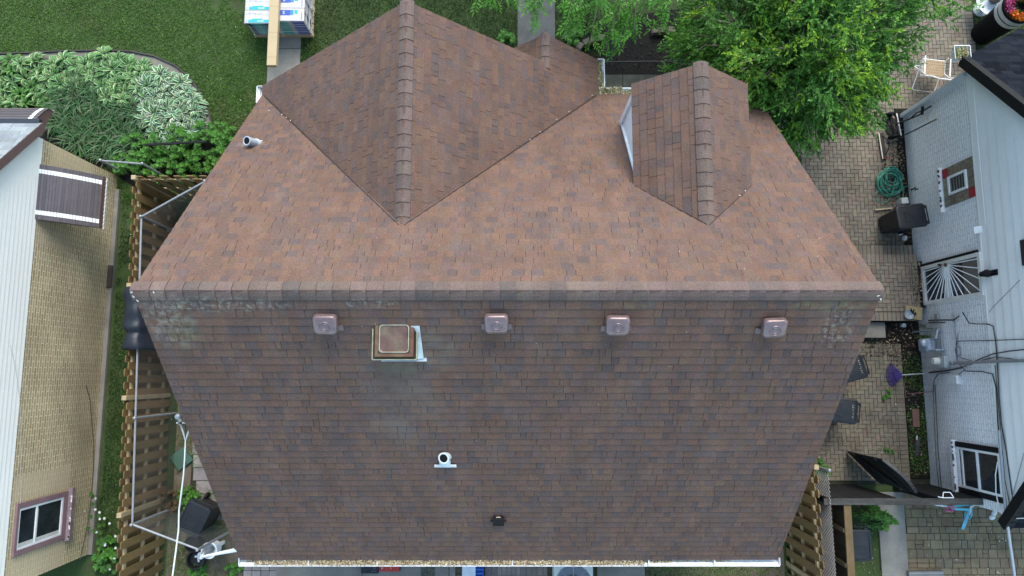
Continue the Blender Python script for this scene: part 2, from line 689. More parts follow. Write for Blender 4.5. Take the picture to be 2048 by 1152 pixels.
# cross gable
CG = MB()
GX, GH, GY = -1.66, 6.34, 5.80
LG = math.hypot(3.4, 3.13)
shingles(CG, (-5.06, GY, HE), (0, -1, 0), (3.4, 0, 3.13), [(0, 0), (.24, 0), (3.72, LG), (0, LG)])
shingles(CG, (1.74, GY, HE), (0, -1, 0), (-3.4, 0, 3.13), [(0, 0), (.24, 0), (3.72, LG), (0, LG)])
cg = CG.build('cross_gable_roof', [M['shingle'], M['shingle_edge'], M['plain']], HOUSE, world=True, norm=False)
mb = MB()
caps(mb, (GX, GY + .02, GH + .01), (GX, 2.13, GH + .01), (-3.4, 0, -3.13), (3.4, 0, -3.13), e=.222)
mb.build('ridge_cap', [M['shingle'], M['shingle_edge']], cg, world=True, norm=False)
# porch roof in front of it
PG = MB()
shingles(PG, (1.74, 6.36, HE), (0, -1, 0), (-3.4, 0, 3.13), [(0, 0), (.555, 0), (.555, 1.508), (0, 1.508)])
shingles(PG, (-.48, 6.36, HE), (0, -1, 0), (3.4, 0, 3.13), [(0, 0), (.555, 0), (.555, 1.508), (0, 1.508)])
pg = PG.build('porch_roof', [M['shingle'], M['shingle_edge'], M['plain']], HOUSE, world=True, norm=False)
mb = MB()
caps(mb, (.63, 6.38, 4.24), (.63, 5.70, 4.24), (-3.4, 0, -3.13), (3.4, 0, -3.13), hw=.12, e=.2)
mb.build('ridge_cap', [M['shingle'], M['shingle_edge']], pg, world=True, norm=False)

# dormer
mb = MB()
DXL, DXR, DZ, DYF = 1.99, 3.91, 5.57, 4.78


def sidingwall(mb, pts_fn, z0, z1, h=.11, t=(1, 1, 1), lap=.016):
    z = z0
    while z < z1:
        zz = min(z + h, z1)
        a = pts_fn(z); b = pts_fn(zz)
        if a and b:
            mb.face([a[0] + a[2] * lap, a[1] + a[2] * lap, b[1], b[0]], 0, t)
            mb.face([a[0], a[1], a[1] + a[2] * lap, a[0] + a[2] * lap], 0, t)
        z = zz


for X, sx in ((2.07, -1), (3.83, 1)):
    def cheek(z, X=X, sx=sx):
        yb = YR + (HR - z) / TP
        if yb > 4.64: return None
        return (Vector((X, 4.64, z)), Vector((X, yb, z)), Vector((sx, 0, 0)))
    sidingwall(mb, cheek, 4.11, 5.64)
mb.prism([(2.075, 4.6, 4.05), (3.825, 4.6, 4.05), (3.825, 4.6, 5.6), (2.95, 4.6, 6.24), (2.075, 4.6, 5.6)], (0, -.05, 0))
dm = mb.build('dormer', M['white'], HOUSE, world=True, norm=False)
mb = MB()
LD = math.hypot(.96, .77)
shingles(mb, (DXL, DYF, DZ), (0, -1, 0), (.96, 0, .77), [(0, 0), (1.80, 0), (2.68, LD), (0, LD)])
shingles(mb, (DXR, DYF, DZ), (0, -1, 0), (-.96, 0, .77), [(0, 0), (1.80, 0), (2.68, LD), (0, LD)])
mb.build('dormer_roof', [M['shingle'], M['shingle_edge'], M['plain']], dm, world=True, norm=False)
mb = MB()
caps(mb, (2.95, DYF + .01, 6.35), (2.95, 2.16, 6.35), (-.96, 0, -.77), (.96, 0, -.77), e=.222)
mb.build('ridge_cap', [M['shingle'], M['shingle_edge']], dm, world=True, norm=False)
for X in (2.05, 3.85):
    mb = MB()
    mb.span((X - .03, 4.60, 4.1), (X + .03, 4.70, 5.58))
    mb.bar((X, 4.66, 4.15), (X, 3.20, 5.50), .05, .04)
    mb.build('corner_board', M['white'], dm, world=True)
mb = MB()
mb.span((2.45, 4.60, 4.55), (3.45, 4.63, 5.55)); 
wf = mb.build('window_frame', M['white'], dm, world=True)
# exposed flashing along the valleys
mb = MB()
for p0, p1 in (((-5.0, 5.56, 3.30), (-1.70, 2.21, 6.36)), ((1.70, 5.56, 3.30), (-1.62, 2.21, 6.36))):
    mb.bar(p0, p1, .012, .010)
for p0, p1 in (((2.0, 3.03, 5.60), (2.93, 2.22, 6.36)), ((3.90, 3.03, 5.60), (2.97, 2.22, 6.36))):
    mb.bar(p0, p1, .010, .010)
mb.build('valley_flashing', M['shingle_edge'], HOUSE, world=True)

# gutters
def gutter(mb, p0, p1, out, d=.14, h=.10):
    """open trough between two points, 'out' points away from the house"""
    p0, p1, out = Vector(p0), Vector(p1), Vector(out)
    a = (p1 - p0)
    z = Vector((0, 0, 1))
    prof = [(0, 0), (0, -h), (d * .62, -h), (d * .66, -h * .55), (d, -h * .3), (d, 0), (d + .02, 0), (d + .02, -.02)]
    prof2 = [(q[0], q[1] - .004) for q in prof]
    for i in range(len(prof) - 1):
        q0, q1 = prof[i], prof[i + 1]
        A = p0 + out * q0[0] + z * q0[1]; B = p0 + out * q1[0] + z * q1[1]
        mb.face([A, B, B + a, A + a])
    for pe in (p0, p1):
        mb.face([pe + out * x + z * y for x, y in prof[:6]])
        mb.bar(pe, pe + out * d, .012, .02)


mb = MB()
gutter(mb, (XL - .03, YB + .015, HE - .03), (XR + .05, YB + .015, HE - .03), (0, -1, 0), .135)
for px in (616, 754, 1025, 1298, 1430):
    q = P(px, 1124, HE)
    mb.span((q.x - .012, YB - .12, HE - .034), (q.x + .012, YB + .03, HE - .018))
g = mb.build('gutter', M['gutter_white'], HOUSE, world=True, norm=False)
mb = MB()
q = P(1425, 1140, 1.5)
mb.bar((2.98, YB - .05, 3.1), (2.98, YB + .30, 2.75), .07, .10)
mb.bar((2.98, YB + .30, 2.75), (2.98, YB + .32, .35), .07, .10)
mb.bar((2.98, YB + .32, .35), (3.02, YB - .95, .10), .10, .07)
mb.build('downspout', M['gutter_white'], g, world=True)
mb = MB()
gutter(mb, (1.755, 6.38, HE - .03), (1.755, YF + .16, HE - .03), (1, 0, 0), .12)
gutter(mb, (1.80, YF + .015, HE - .03), (XR + .03, YF + .015, HE - .03), (0, 1, 0), .135)
mb.build('gutter', M['gutter_white'], HOUSE, world=True, norm=False)
mb = MB()
gutter(mb, (XL - .02, 5.80, HE - .03), (XL - .02, 5.45, HE - .03), (-1, 0, 0), .10)
mb.bar((XL - .07, 5.62, 3.1), (XL - .10, 5.35, 2.8), .07, .09)
mb.bar((XL - .10, 5.35, 2.8), (XL + .22, 5.28, 2.5), .07, .09)
mb.bar((XL + .22, 5.28, 2.5), (XL + .22, 5.28, .2), .07, .09)
mb.build('downspout', M['gutter_white'], HOUSE, world=True, norm=False)


def litter(name, label, spots, n, pal, size=(.018, .034), asp=.5, flat=.5, kind='stuff', cat='leaf litter'):
    """spots: (x0,x1,y0,y1,z,weight)"""
    V, T = [], []
    for (x0, x1, y0, y1, z, w) in spots:
        k = int(n * w)
        b = np.stack([RNG.uniform(x0, x1, k), RNG.uniform(y0, y1, k), z + RNG.uniform(0, .02, k)], 1)
        d = RNG.normal(size=(k, 3)); d[:, 2] *= flat; d = unit(d)
        s = RNG.normal(size=(k, 3)); s[:, 2] *= flat; s = unit(s - d * (s * d).sum(1, keepdims=True))
        L = RNG.uniform(*size, k)
        V.append(leaf_quads(b, d, s, L, L * asp * 1.2))
        c = np.array(pal)[RNG.integers(0, len(pal), k)] * RNG.uniform(.7, 1.25, (k, 1))
        T.append(c)
    o = quads(name, np.concatenate(V), np.concatenate(T), M['litter'])
    tag(o, label, cat, kind=kind)
    return o


TAN = [(.62, .50, .31), (.52, .40, .23), (.70, .60, .42), (.34, .24, .13), (.20, .14, .08)]
litter('leaf_litter', 'tan seed pods and dead leaves packed in the white gutter below the back roof slope',
       [(-4.8, 2.45, YB - .118, YB + .01, HE - .042, .86), (-5.0, -4.7, YB - .1, YB, HE - .10, .01), (2.35, 3.0, YB - .1, YB, HE - .09, .05),
        (3.05, 4.1, YB - .1, YB, HE - .11, .03), (-3.4, 1.9, YB - .1, YB + .01, HE - .03, .25)], 9500, TAN, size=(.022, .042))
litter('leaf_litter', 'straw coloured debris clogging the gutter corner between cross gable and dormer',
       [(1.70, 1.88, 5.62, 6.1, HE - .06, .3), (1.72, 2.25, 5.6, 5.76, HE - .04, .5), (2.2, 2.6, 5.62, 5.74, HE - .08, .08), (1.76, 1.87, 6.1, 6.35, HE - .10, .1)], 2200,
       [(.5, .42, .27), (.42, .34, .2), (.3, .3, .12), (.2, .2, .08)], size=(.03, .07), asp=.35)

# roof vents
M['ventmetal'] = mat('mauve_painted_metal', (.200, .140, .138), .3, .08, 10, .04, 60, metal=.35, spec=.5, dirt=(.10, .075, .07), dirt_amt=.5, dscale=9)
SB = Vector((0, YR - YB, HR - HE)).normalized()   # up the back slope
MB_ = Matrix((Vector((1, 0, 0)), SB, NB)).transposed()


def rrect(w, h, r, z, n=5, oy=0.0):
    out = []
    for cx, cy, a0 in ((1, 1, 0), (-1, 1, 90), (-1, -1, 180), (1, -1, 270)):
        for k in range(n):
            a = R(a0 + 90 * k / (n - 1))
            out.append(Vector((cx * (w / 2 - r) + r * math.cos(a), cy * (h / 2 - r) + r * math.sin(a) + oy, z)))
    return out


def vent(px, py):
    c = on_back(px, py - 4)
    hood = MB()
    ht = .165
    rings = [rrect(.305, .27, .05, .075), rrect(.328, .295, .055, .078), rrect(.328, .295, .06, ht - .034), rrect(.312, .28, .065, ht - .010), rrect(.272, .24, .06, ht), rrect(.10, .10, .03, ht + .006)]
    hood.loft(rings)
    for r_ in (.045, .075):
        pts = [Vector((r_ * math.cos(k * math.pi / 12), r_ * math.sin(k * math.pi / 12) - .01, ht + .006)) for k in range(24)]
        hood.tube(pts, .0075, 6, closed=True)
    tilt = Matrix.Rotation(R(-7 + random.uniform(-2.5, 2.5)), 4, 'X') @ Matrix.Rotation(R(random.uniform(-2.5, 2.5)), 4, 'Z')
    hood.xform(Matrix.Translation(c) @ MB_.to_4x4() @ tilt)
    o = hood.build('roof_vent', M['ventmetal'], HOUSE, world=True, smooth=True)
    es = o.modifiers.new('es', 'EDGE_SPLIT'); es.split_angle = R(50)
    fl = MB()
    fl.loft([rrect(.42, .10, .02, .016, oy=-.11), rrect(.42, .10, .02, .024, oy=-.11)], 0, (.62, .62, .64))
    fl.loft([rrect(.26, .26, .04, .018), rrect(.26, .26, .04, .10)], 0, (.06, .06, .06))
    fl.xform(Matrix.Translation(c) @ MB_.to_4x4())
    fl.build('flange', M['ventmetal'], o, world=True)


for px, py in ((655, 645), (993, 643), (1233, 647), (1543, 651)): vent(px, py)

# chimney chase with a rusty metal cap
M['rustcap'] = mat('weathered_copper_cap', (.120, .072, .056), .5, .35, 5, .12, 50, metal=.3, dirt=(.16, .16, .10), dirt_amt=.7, dscale=4)
mb = MB()
zc = 6.98
a, b_ = P(744, 635, zc), P(833, 720, zc)
cx, cy, cw, cd = (a.x + b_.x) / 2, (a.y + b_.y) / 2, b_.x - a.x, a.y - b_.y
chase = MB()
chase.span((cx - cw * .38, cy - cd * .42, zc - .75), (cx + cw * .46, cy + cd * .42, zc - .05), 0)
ch = chase.build('chimney', M['galv'], HOUSE, world=True)
fl = MB()
fc = on_back(803, 722)
for y0, y1 in ((-cd * .42 - .06, -cd * .42),):
    fl.span((cx - cw * .40, cy + y0, fc.z - .02), (cx + cw * .64, cy + y1, fc.z + .05))
q0 = Vector((cx + cw * .46, cy + cd * .30, HR - (YR - cy - cd * .30) * .918 + .03)); q1 = Vector((cx + cw * .48, cy - cd * .45, HR - (YR - cy + cd * .45) * .918 + .03))
fl.bar(q0, q1, .12, .012, up=NB)
fl.build('flashing', M['galv'], ch, world=True)
def sq(w, d, z): return [Vector((cx + x * w / 2, cy + y * d / 2, z)) for x, y in ((-1, -1), (1, -1), (1, 1), (-1, 1))]
mb.loft([sq(cw * .86, cd * .86, zc - .11), sq(cw, cd, zc - .10), sq(cw, cd, zc - .07), sq(cw * .90, cd * .90, zc - .045), sq(cw * .87, cd * .87, zc - .01)], 0, (.42, .48, .42), cap1=False)
mb.loft([sq(cw * .865, cd * .865, zc - .012), sq(cw * .85, cd * .85, zc), sq(cw * .70, cd * .70, zc)], 0, (1.15, .95, .7), cap0=False, cap1=False)
cap = mb.build('chimney_cap', M['rustcap'], ch, world=True, bevel=.006)
mb = MB()
def rr(w, r_, z): return [Vector((cx, cy, 0)) + q for q in rrect(w, w * cd / cw, r_, z)]
mb.loft([rr(cw * .70, .04, zc - .004), rr(cw * .66, .04, zc + .012), rr(cw * .62, .04, zc + .013), rr(cw * .57, .035, zc + .004)], cap0=True, cap1=True)
mb.build('chimney_lid', M['rustcap'], ch, world=True)
mb = MB()
z2 = zc + .018
for w in (cw * .64,):
    pts = [Vector((cx, cy, 0)) + q for q in rrect(w, w * cd / cw, .045, z2 - .006)]
    mb.tube(pts, .008, 6, closed=True)
pts = [Vector((cx, cy, 0)) + q for q in rrect(cw * .98, cd * .98, .01, zc - .055)]
mb.tube(pts, .011, 6, closed=True)
mb.build('cap_rim', mat('tarnished_rim', (.44, .43, .30), .35, .3, 9, .1, 60, metal=.6), ch, world=True)

# plumbing vents
M['hole'] = mat('dark_hollow', (.004, .004, .004), .9, 0, 1, 0, 1)


def pipe(top_px, plane_fn, base_px, r, lean=None, flangeN=None, flange=True, m=M['white'] if 'white' in M else None):
    base = plane_fn(*base_px)
    z = base.z + lean
    top = P(top_px[0], top_px[1], z)
    axis = (top - base).normalized()
    mb = MB()
    mb.tube([base - axis * .1, top], r, 20)
    x = axis.orthogonal().normalized(); y = axis.cross(x)
    ring = lambda rad, k: [top + axis * k + (x * math.cos(a_ * math.pi / 10) + y * math.sin(a_ * math.pi / 10)) * rad for a_ in range(20)]
    mb.loft([ring(r, 0), ring(r * 1.12, .0), ring(r * 1.14, .02), ring(r * .95, .025), ring(r * .80, .018)], cap0=False, cap1=False)
    mb.loft([ring(r * .82, .0195), ring(r * .80, .0192)], 1, (.01, .01, .01))
    o = mb.build('vent_pipe', [m, M['hole']], HOUSE, world=True, smooth=False)
    return o, base


vp, base = pipe((888, 916), on_back, (893, 912), .082, .10, m=mat('pipe_collar', (.62, .66, .66), .5, .12, 8, .05, 60))
mb = MB()
c = on_back(891, 929)
mb.box(c + NB * .03, (.36, .05, .025), MB_)
mb.box(c + NB * .05 + SB * .10, (.18, .20, .03), MB_)
mb.build('flashing', mat('lead_flashing', (.62, .66, .66), .5, .15, 10, .05, 60), vp, world=True, bevel=.006)
vp, base = pipe((495, 282), on_front, (514, 287), .074, .22, m=mat('grey_vent_pipe', (.36, .41, .45), .5, .15, 8, .05, 60))
mb = MB()
c = on_front(518, 284)
MF_ = Matrix((Vector((1, 0, 0)), NF.cross(Vector((1, 0, 0))), NF)).transposed()
mb.box(c + NF * .02, (.13, .02, .015), MF_)
mb.lathe([(.085, -.02), (.08, .04), (.07, .06)], 20, on_front(513, 287))
mb.build('flashing', mat('pale_flashing', (.6, .63, .6), .5, .15, 10, .05, 60), vp, world=True)

# small black bracket with two side knobs low on the slope
mb = MB()
c = on_back(997, 1037)
mb.box(c + NB * .035, (.19, .20, .03), MB_)
mb.box(c + NB * .07 + SB * -.005, (.20, .20, .03), MB_, top=(.97, .97))
for s_ in (-1, 1):
    mb.tube([c + Vector((s_ * .07, 0, 0)) + NB * .05 + SB * .01, c + Vector((s_ * .125, 0, 0)) + NB * .05 + SB * .01], .009, 8)
    mb.box(c + Vector((s_ * .125, 0, 0)) + NB * .05 + SB * .01, (.03, .035, .03), MB_)
    mb.box(c + Vector((s_ * .055, 0, 0)) + NB * .05 + SB * .095, (.03, .05, .05), MB_)
br = mb.build('roof_bracket', M['darkmetal'], HOUSE, world=True, bevel=.005)
mb = MB()
mb.tube([c + Vector((x, 0, 0)) + NB * .055 + SB * (.115 - abs(x) * .25) for x in (-.04, -.02, 0, .02, .04)], .007, 6)
mb.build('pale_strap', mat('strap', (.6, .5, .36), .7), br, world=True)

# white petals and bird droppings scattered over the shingles
V, T = [], []
def speck(p, n, s, col=(.7, .68, .62)):
    d = Vector((random.gauss(0, 1), random.gauss(0, 1), random.gauss(0, 1)))
    d = (d - n * d.dot(n)).normalized(); e_ = n.cross(d)
    p = p + n * .026
    V.append([p - d * s, p - e_ * s * .45, p + d * s, p + e_ * s * .45]); T.append(col)
for k in range(55):
    speck(on_back(random.uniform(330, 1680), random.uniform(600, 1100)), NB, random.uniform(.004, .009))
for k in range(26):
    speck(on_front(random.uniform(420, 1650), random.uniform(470, 560)), NF, random.uniform(.004, .009))
for px, py in ((540, 225), (566, 233), (575, 239), (583, 245), (1060, 284), (1080, 268), (1113, 243), (1137, 228), (1165, 206), (1184, 195), (1488, 386), (1477, 395)):
    speck(on_front(px, py) + Vector((0, 0, .05)), NF, .018, (.72, .70, .64))
for px, py in ((272, 592), (280, 600), (268, 577), (312, 570), (1752, 590), (1757, 597)):
    speck(on_back(px, max(py, 583)) + Vector((0, 0, .04)), NB, .026)
o = quads('fallen_petals', [[tuple(q) for q in f] for f in V], T, M['litter'])
tag(o, 'tiny white petals and droppings scattered over the brown shingles', 'petals', kind='stuff')

# ------------------------------------------------------------ tan brick house on the left
LX = -9.80
LY0, LY1 = -4.15, 4.85
LHOUSE = thing('brick_house', 'tan brick house with white gable siding and brown slatted awnings beside the lawn strip', 'house', (LX - .5, .35, 0))
M['tanbrick'] = brick_mat('tan_brick', (.345, .258, .130), (.46, .360, .195), (.68, .58, .40), patch=[
    ((LX, -2.28, 1.8), (.4, .26, .85), (.58, .46, .29), .8), ((LX, -3.88, 1.8), (.4, .26, .85), (.58, .46, .29), .8),
    ((LX, 4.55, 1.7), (.4, .30, .75), (.58, .46, .29), .75), ((LX, 2.9, 2.1), (.4, .25, .6), (.50, .40, .26), .6),
    ((LX, .2, .55), (.4, 3.4, .6), (.25, .22, .15), .45)], var=.22, ms=.011, bw=.25)
M['tanbrickfront'] = brick_mat('tan_brick_front', (.30, .215, .115), (.40, .30, .165), (.56, .49, .36), axes=(0, 2))
M['siding'] = mat('white_aluminium_siding', (.84, .85, .82), .42, .03, 1.2, .03, 30, dirt=(.6, .6, .54), dirt_amt=.18, dscale=1.5)
M['brownmetal'] = mat('brown_metal', (.125, .075, .068), .5, .12, 5, .06, 50, spec=.45)
M['rake'] = mat('mauve_rake_board', (.135, .085, .08), .5, .1, 5, .05, 50)
M['greyshingle'] = shingle_mat('grey_shingle')
mb = MB()
mb.span((LX - 7, LY0, 0), (LX, LY1, 2.70), 0)
mb.span((LX - 7, LY0 - .03, 2.70), (LX - .02, LY1, 3.0), 1)
w_ = mb.build('wall', [M['tanbrick'], M['brownmetal']], LHOUSE, world=True)
mb = MB()
mb.span((LX - .001, LY0, 0), (LX + .11, LY1 - .35, .10))
mb.span((LX - .001, 2.05, .10), (LX + .12, 2.6, .14), 0, (.25, .2, .2))
mb.build('foundation_ledge', M['concrete'], LHOUSE, world=True, bevel=.012)
PKL = .92


def lg(z):
    lo, hi = LY0 + (z - 3.05) / PKL, LY1 - (z - 3.05) / PKL
    lo, hi = max(lo, LY0), min(hi, LY1)
    if hi - lo < .05: return None
    return Vector((LX, hi, z)), Vector((LX, lo, z)), Vector((1, 0, 0))


mb = MB()
sidingwall(mb, lg, 2.71, 7.1, .112)
mb.build('gable_siding', mat('cream_white_siding', (.88, .86, .78), .42, .03, 1.2, .03, 30), LHOUSE, world=True, norm=False)
PALG = [((.22, .24, .25), .5), ((.25, .27, .28), .3), ((.19, .21, .22), .2)]
mb = MB()
LPK = 3.05 + PKL * 4.5
sl = math.hypot(4.72, 4.72 * PKL)
ze = 3.05 - .22 * PKL + .16
shingles(mb, (LX + .16, LY1 + .22, ze), (-1, 0, 0), (0, -1, PKL), [(0, 0), (6.5, 0), (6.5, sl), (0, sl)], PALG, .16, (.22, .36), .008, .9)
shingles(mb, (LX + .16, LY0 - .22, ze), (-1, 0, 0), (0, 1, PKL), [(0, 0), (6.5, 0), (6.5, sl), (0, sl)], PALG, .16, (.22, .36), .008, .9)
rf = mb.build('roof', [M['greyshingle'], M['shingle_edge'], M['rake']], LHOUSE, world=True, norm=False)
mb = MB()
for s_ in (1, -1):
    y0 = (LY1 + .20) if s_ > 0 else (LY0 - .20)
    mb.bar((LX + .10, y0, ze - .09), (LX + .10, .35, ze - .09 + 4.7 * PKL), .14, .16, up=(0, s_ * PKL, 1))
mb.build('rake_board', M['rake'], rf, world=True)
mb = MB()
mb.span((LX - 6.3, LY1 + .21, ze - .12), (LX + .10, LY1 + .34, ze - .01))
mb.build('gutter', mat('dark_gutter', (.03, .036, .045), .5), rf, world=True, bevel=.01)


def awning(parent, C, U, O, width, proj, z0, z1, n, curve=.07, name='awning'):
    """U along the wall, O outward; slats run along U"""
    C, U, O = Vector(C), Vector(U), Vector(O)
    mb = MB()
    def pt(u, k):
        s_ = k / n
        return C + U * u + O * (proj * s_) + Vector((0, 0, z0 + (z1 - z0) * s_ + curve * math.sin(math.pi * s_) - (curve * 1.5) * max(0, s_ - .85)))
    stripes = [(0, .10, (1, .98, 1)), (.10, .19, None), (.19, width - .19, (1, .98, 1)), (width - .19, width - .10, None), (width - .10, width, (1, .98, 1))]
    for k in range(n):
        j = random.uniform(.85, 1.18)
        for u0, u1, c in stripes:
            m_ = 1 if c is None else 0
            t = (j, j, j) if c else (1, 1, 1)
            e_ = .022
            a, b = pt(u0, k + .2), pt(u1, k + .2)
            c2, d2 = pt(u1, k + 1), pt(u0, k + 1)
            up = Vector((0, 0, .012))
            mb.face([a + up, b + up, c2 + up * .3, d2 + up * .3], m_, t)
            mb.face([a, b, b + up, a + up], 2, (.4, .4, .4))
            mb.face([pt(u0, k), pt(u1, k), pt(u1, k + .2), pt(u0, k + .2)], 2, (.4, .4, .4))
    o = mb.build(name, [mat('awning_slats', (.100, .086, .094), .5, .1, 6, .05, 50, spec=.4), M['siding'], M['brownmetal']], parent, world=True, norm=False)
    mb = MB()
    q0, q1 = pt(0, n), pt(width, n)
    mb.bar(q0 + Vector((0, 0, -.07)), q1 + Vector((0, 0, -.07)), .015, .15)
    for u in (.015, width - .015):
        mb.prism([pt(u, k) - Vector((0, 0, .015)) for k in range(0, n + 1)] + [pt(u, n) - Vector((0, 0, .18)), pt(u, 0) - Vector((0, 0, .25))], U * .012)
    mb.build('valance', M['brownmetal'], o, world=True)
    mb = MB()
    pts = []
    for k in range(25):
        pts.append(q0.lerp(q1, k / 24) + O * .012 + Vector((0, 0, -.145 + .012 * math.cos(k * math.pi))))
    for a, b in zip(pts, pts[1:]): mb.bar(a, b, .012, .03)
    mb.build('scalloped_trim', M['siding'], o, world=True)
    return o


awning(LHOUSE, (LX, 3.14, 0), (0, 1, 0), (1, 0, 0), 1.16, .80, 2.74, 1.90, 20, .06)
aw = awning(LHOUSE, (LX - .27, LY1, 0), (-1, 0, 0), (0, 1, 0), 3.2, .86, 2.75, 2.25, 14, .10)
# window in the brick wall
mb = MB()
y0, y1, z0, z1 = -3.58, -2.56, 1.00, 2.55
mb.span((LX, y0, z0), (LX + .05, y0 + .11, z1)); mb.span((LX, y1 - .11, z0), (LX + .05, y1, z1))
mb.span((LX, y0 + .11, z0), (LX + .048, y1 - .11, z0 + .14)); mb.span((LX, y0 + .11, z1 - .08), (LX + .048, y1 - .11, z1))
win = mb.build('window', mat('mauve_window_frame', (.235, .145, .150), .6, .12, 6, .06, 50, dirt=(.14, .1, .1), dirt_amt=.4), LHOUSE, world=True, bevel=.006)
mb = MB()
mb.span((LX + .001, y0 - .05, z0 - .09), (LX + .13, y1 + .05, z0 - .002))
for k in range(12):
    yy = random.uniform(y0, y1)
    mb.box((LX + .12, yy, z0 + .002), (.03, random.uniform(.03, .09), .006), random.uniform(-.3, .3), 0, (3.2, 3.6, 3.6))
mb.build('sill', mat('mauve_sill', (.20, .145, .155), .65, .15, 6, .08, 50, dirt=(.42, .4, .4), dirt_amt=.45, dscale=7), win, world=True)
ya, yb, za, zb = y0 + .11, y1 - .11, z0 + .14, z1 - .08
mb = MB()
for a, b in (((ya, za), (ya + .045, zb)), ((yb - .045, za), (yb, zb))): mb.span((LX + .001, a[0], a[1]), (LX + .035, b[0], b[1]))
for zz in (za, (za + zb) / 2 + .12, zb - .045): mb.span((LX + .001, ya + .045, zz), (LX + .033, yb - .045, zz + .045))
mb.build('sash', M['white'], win, world=True)
mb = MB()
mb.span((LX + .0, ya + .02, za + .02), (LX + .018, yb - .02, zb - .02))
mb.build('pane', M['glass'], win, world=True)
mb = MB()
mb.span((LX + .0195, ya + .05, za + .05), (LX + .0215, ya + .12, zb - .06), 0, (.55, .55, .5)); mb.span((LX + .0195, ya + .05, za + .75), (LX + .0215, yb - .1, za + .84), 0, (.5, .48, .4))
mb.build('blind', M['plain'], win, world=True)
# loose wires on the wall
mb = MB()
mb.tube([W(*q, LX + .02) for q in ((172, 770), (180, 800), (183, 840), (187, 880), (187, 930), (183, 990), (175, 1050), (160, 1120))], .008, 6)
mb.tube([W(*q, LX + .02) for q in ((20, 690), (30, 730), (38, 790), (42, 850), (42, 990), (38, 1040), (30, 1090))], .004, 5, 0, (10, 10, 10))
mb.build('wall_cable', mat('cable', (.05, .05, .05), .6), LHOUSE, world=True)

# ------------------------------------------------------------ white painted brick house on the right
RX = 9.82
RY0, RY1 = -2.78, 6.48
RHOUSE = thing('white_house', 'white painted brick house with a black roof and a sunburst security door', 'house', (RX + .5, 1.85, 0))
M['whitebrick'] = brick_mat('white_painted_brick', (.92, .93, .93), (.89, .90, .91), (.70, .73, .755), bumps=1.0, bw=.26, msm=.35, var=.05, rough=.5, patch=[
    ((RX, .2, .45), (.4, 2.0, .6), (.36, .36, .37), .55), ((RX, 5.4, .1), (.4, 1.6, .3), (.4, .4, .4), .5)])
mb = MB()
mb.span((RX, RY0, 0), (RX + 7, RY1, 2.42))
mb.build('wall', M['whitebrick'], RHOUSE, world=True)
RB = 2.62
PKR = .90


def rg(z):
    lo, hi = RY0 + max(0, (z - RB)) / PKR, RY1 - max(0, (z - RB)) / PKR
    if hi - lo < .05: return None
    return Vector((RX - .004, lo, z)), Vector((RX - .004, hi, z)), Vector((-1, 0, 0))


mb = MB()
sidingwall(mb, rg, 2.42, 6.7, .24, (1, 1, 1), .022)
mb.span((RX - .022, 3.05, 2.40), (RX + .02, RY1, 2.60)); mb.span((RX - .03, RY0, 2.40), (RX + .02, 3.05, 2.44))
mb.build('gable_siding', M['siding'], RHOUSE, world=True, norm=False)
PALB = [((.009, .011, .016), .5), ((.014, .016, .022), .3), ((.006, .007, .010), .2)]
rl = 4.86
sl = math.hypot(rl, rl * PKR)
ze = RB - .22 * PKR + .16
M['blackshingle'] = shingle_mat('black_shingle', (), .06)
mb = MB()
x0 = RX - .14
dy = 1.25 * math.hypot(1, PKR)
shingles(mb, (x0, RY1 + .22, ze), (1, 0, 0), (0, -1, PKR), [(0, 0), (2.1, -dy), (6.5, -dy), (6.5, sl), (0, sl)], PALB, .16, (.22, .36), .012, .6)
shingles(mb, (x0, RY0 - .22, ze), (1, 0, 0), (0, 1, PKR), [(0, 0), (6.5, 0), (6.5, sl), (0, sl)], PALB, .16, (.22, .36), .012, .6)
rf = mb.build('roof', [M['blackshingle'], M['shingle_edge'], M['darkmetal']], RHOUSE, world=True, norm=False)
mb = MB()
for s_ in (1, -1):
    y0 = (RY1 + .20) if s_ > 0 else (RY0 - .20)
    mb.bar((RX - .09, y0, ze - .10), (RX - .09, 1.85, ze - .10 + 4.85 * PKR), .16, .20, up=(0, s_ * PKR, 1))
mb.build('rake_board', M['darkmetal'], rf, world=True)
mb = MB()
gutter(mb, (RX - .32, RY1 + .20, ze - .02), (RX + .02, RY1 + .20, ze - .02), (0, 1, 0), .30, .12)
mb.build('gutter', M['gutter_white'], rf, world=True, norm=False)
litter('leaf_litter', 'green and tan debris in the corner gutter below the black roof',
       [(RX - .30, RX - .02, RY1 + .23, RY1 + .47, ze - .05, 1)], 500, [(.42, .33, .18), (.14, .2, .05), (.3, .3, .1), (.5, .42, .3)], (.03, .06))
# corner downspout
mb = MB()
mb.bar((RX - .06, RY1 - .10, .1), (RX - .06, RY1 - .10, 2.45), .13, .10, up=(0, 1, 0))
mb.build('downspout', mat('pale_grey_downspout', (.50, .53, .54), .5, .06, 4), RHOUSE, world=True, bevel=.01)

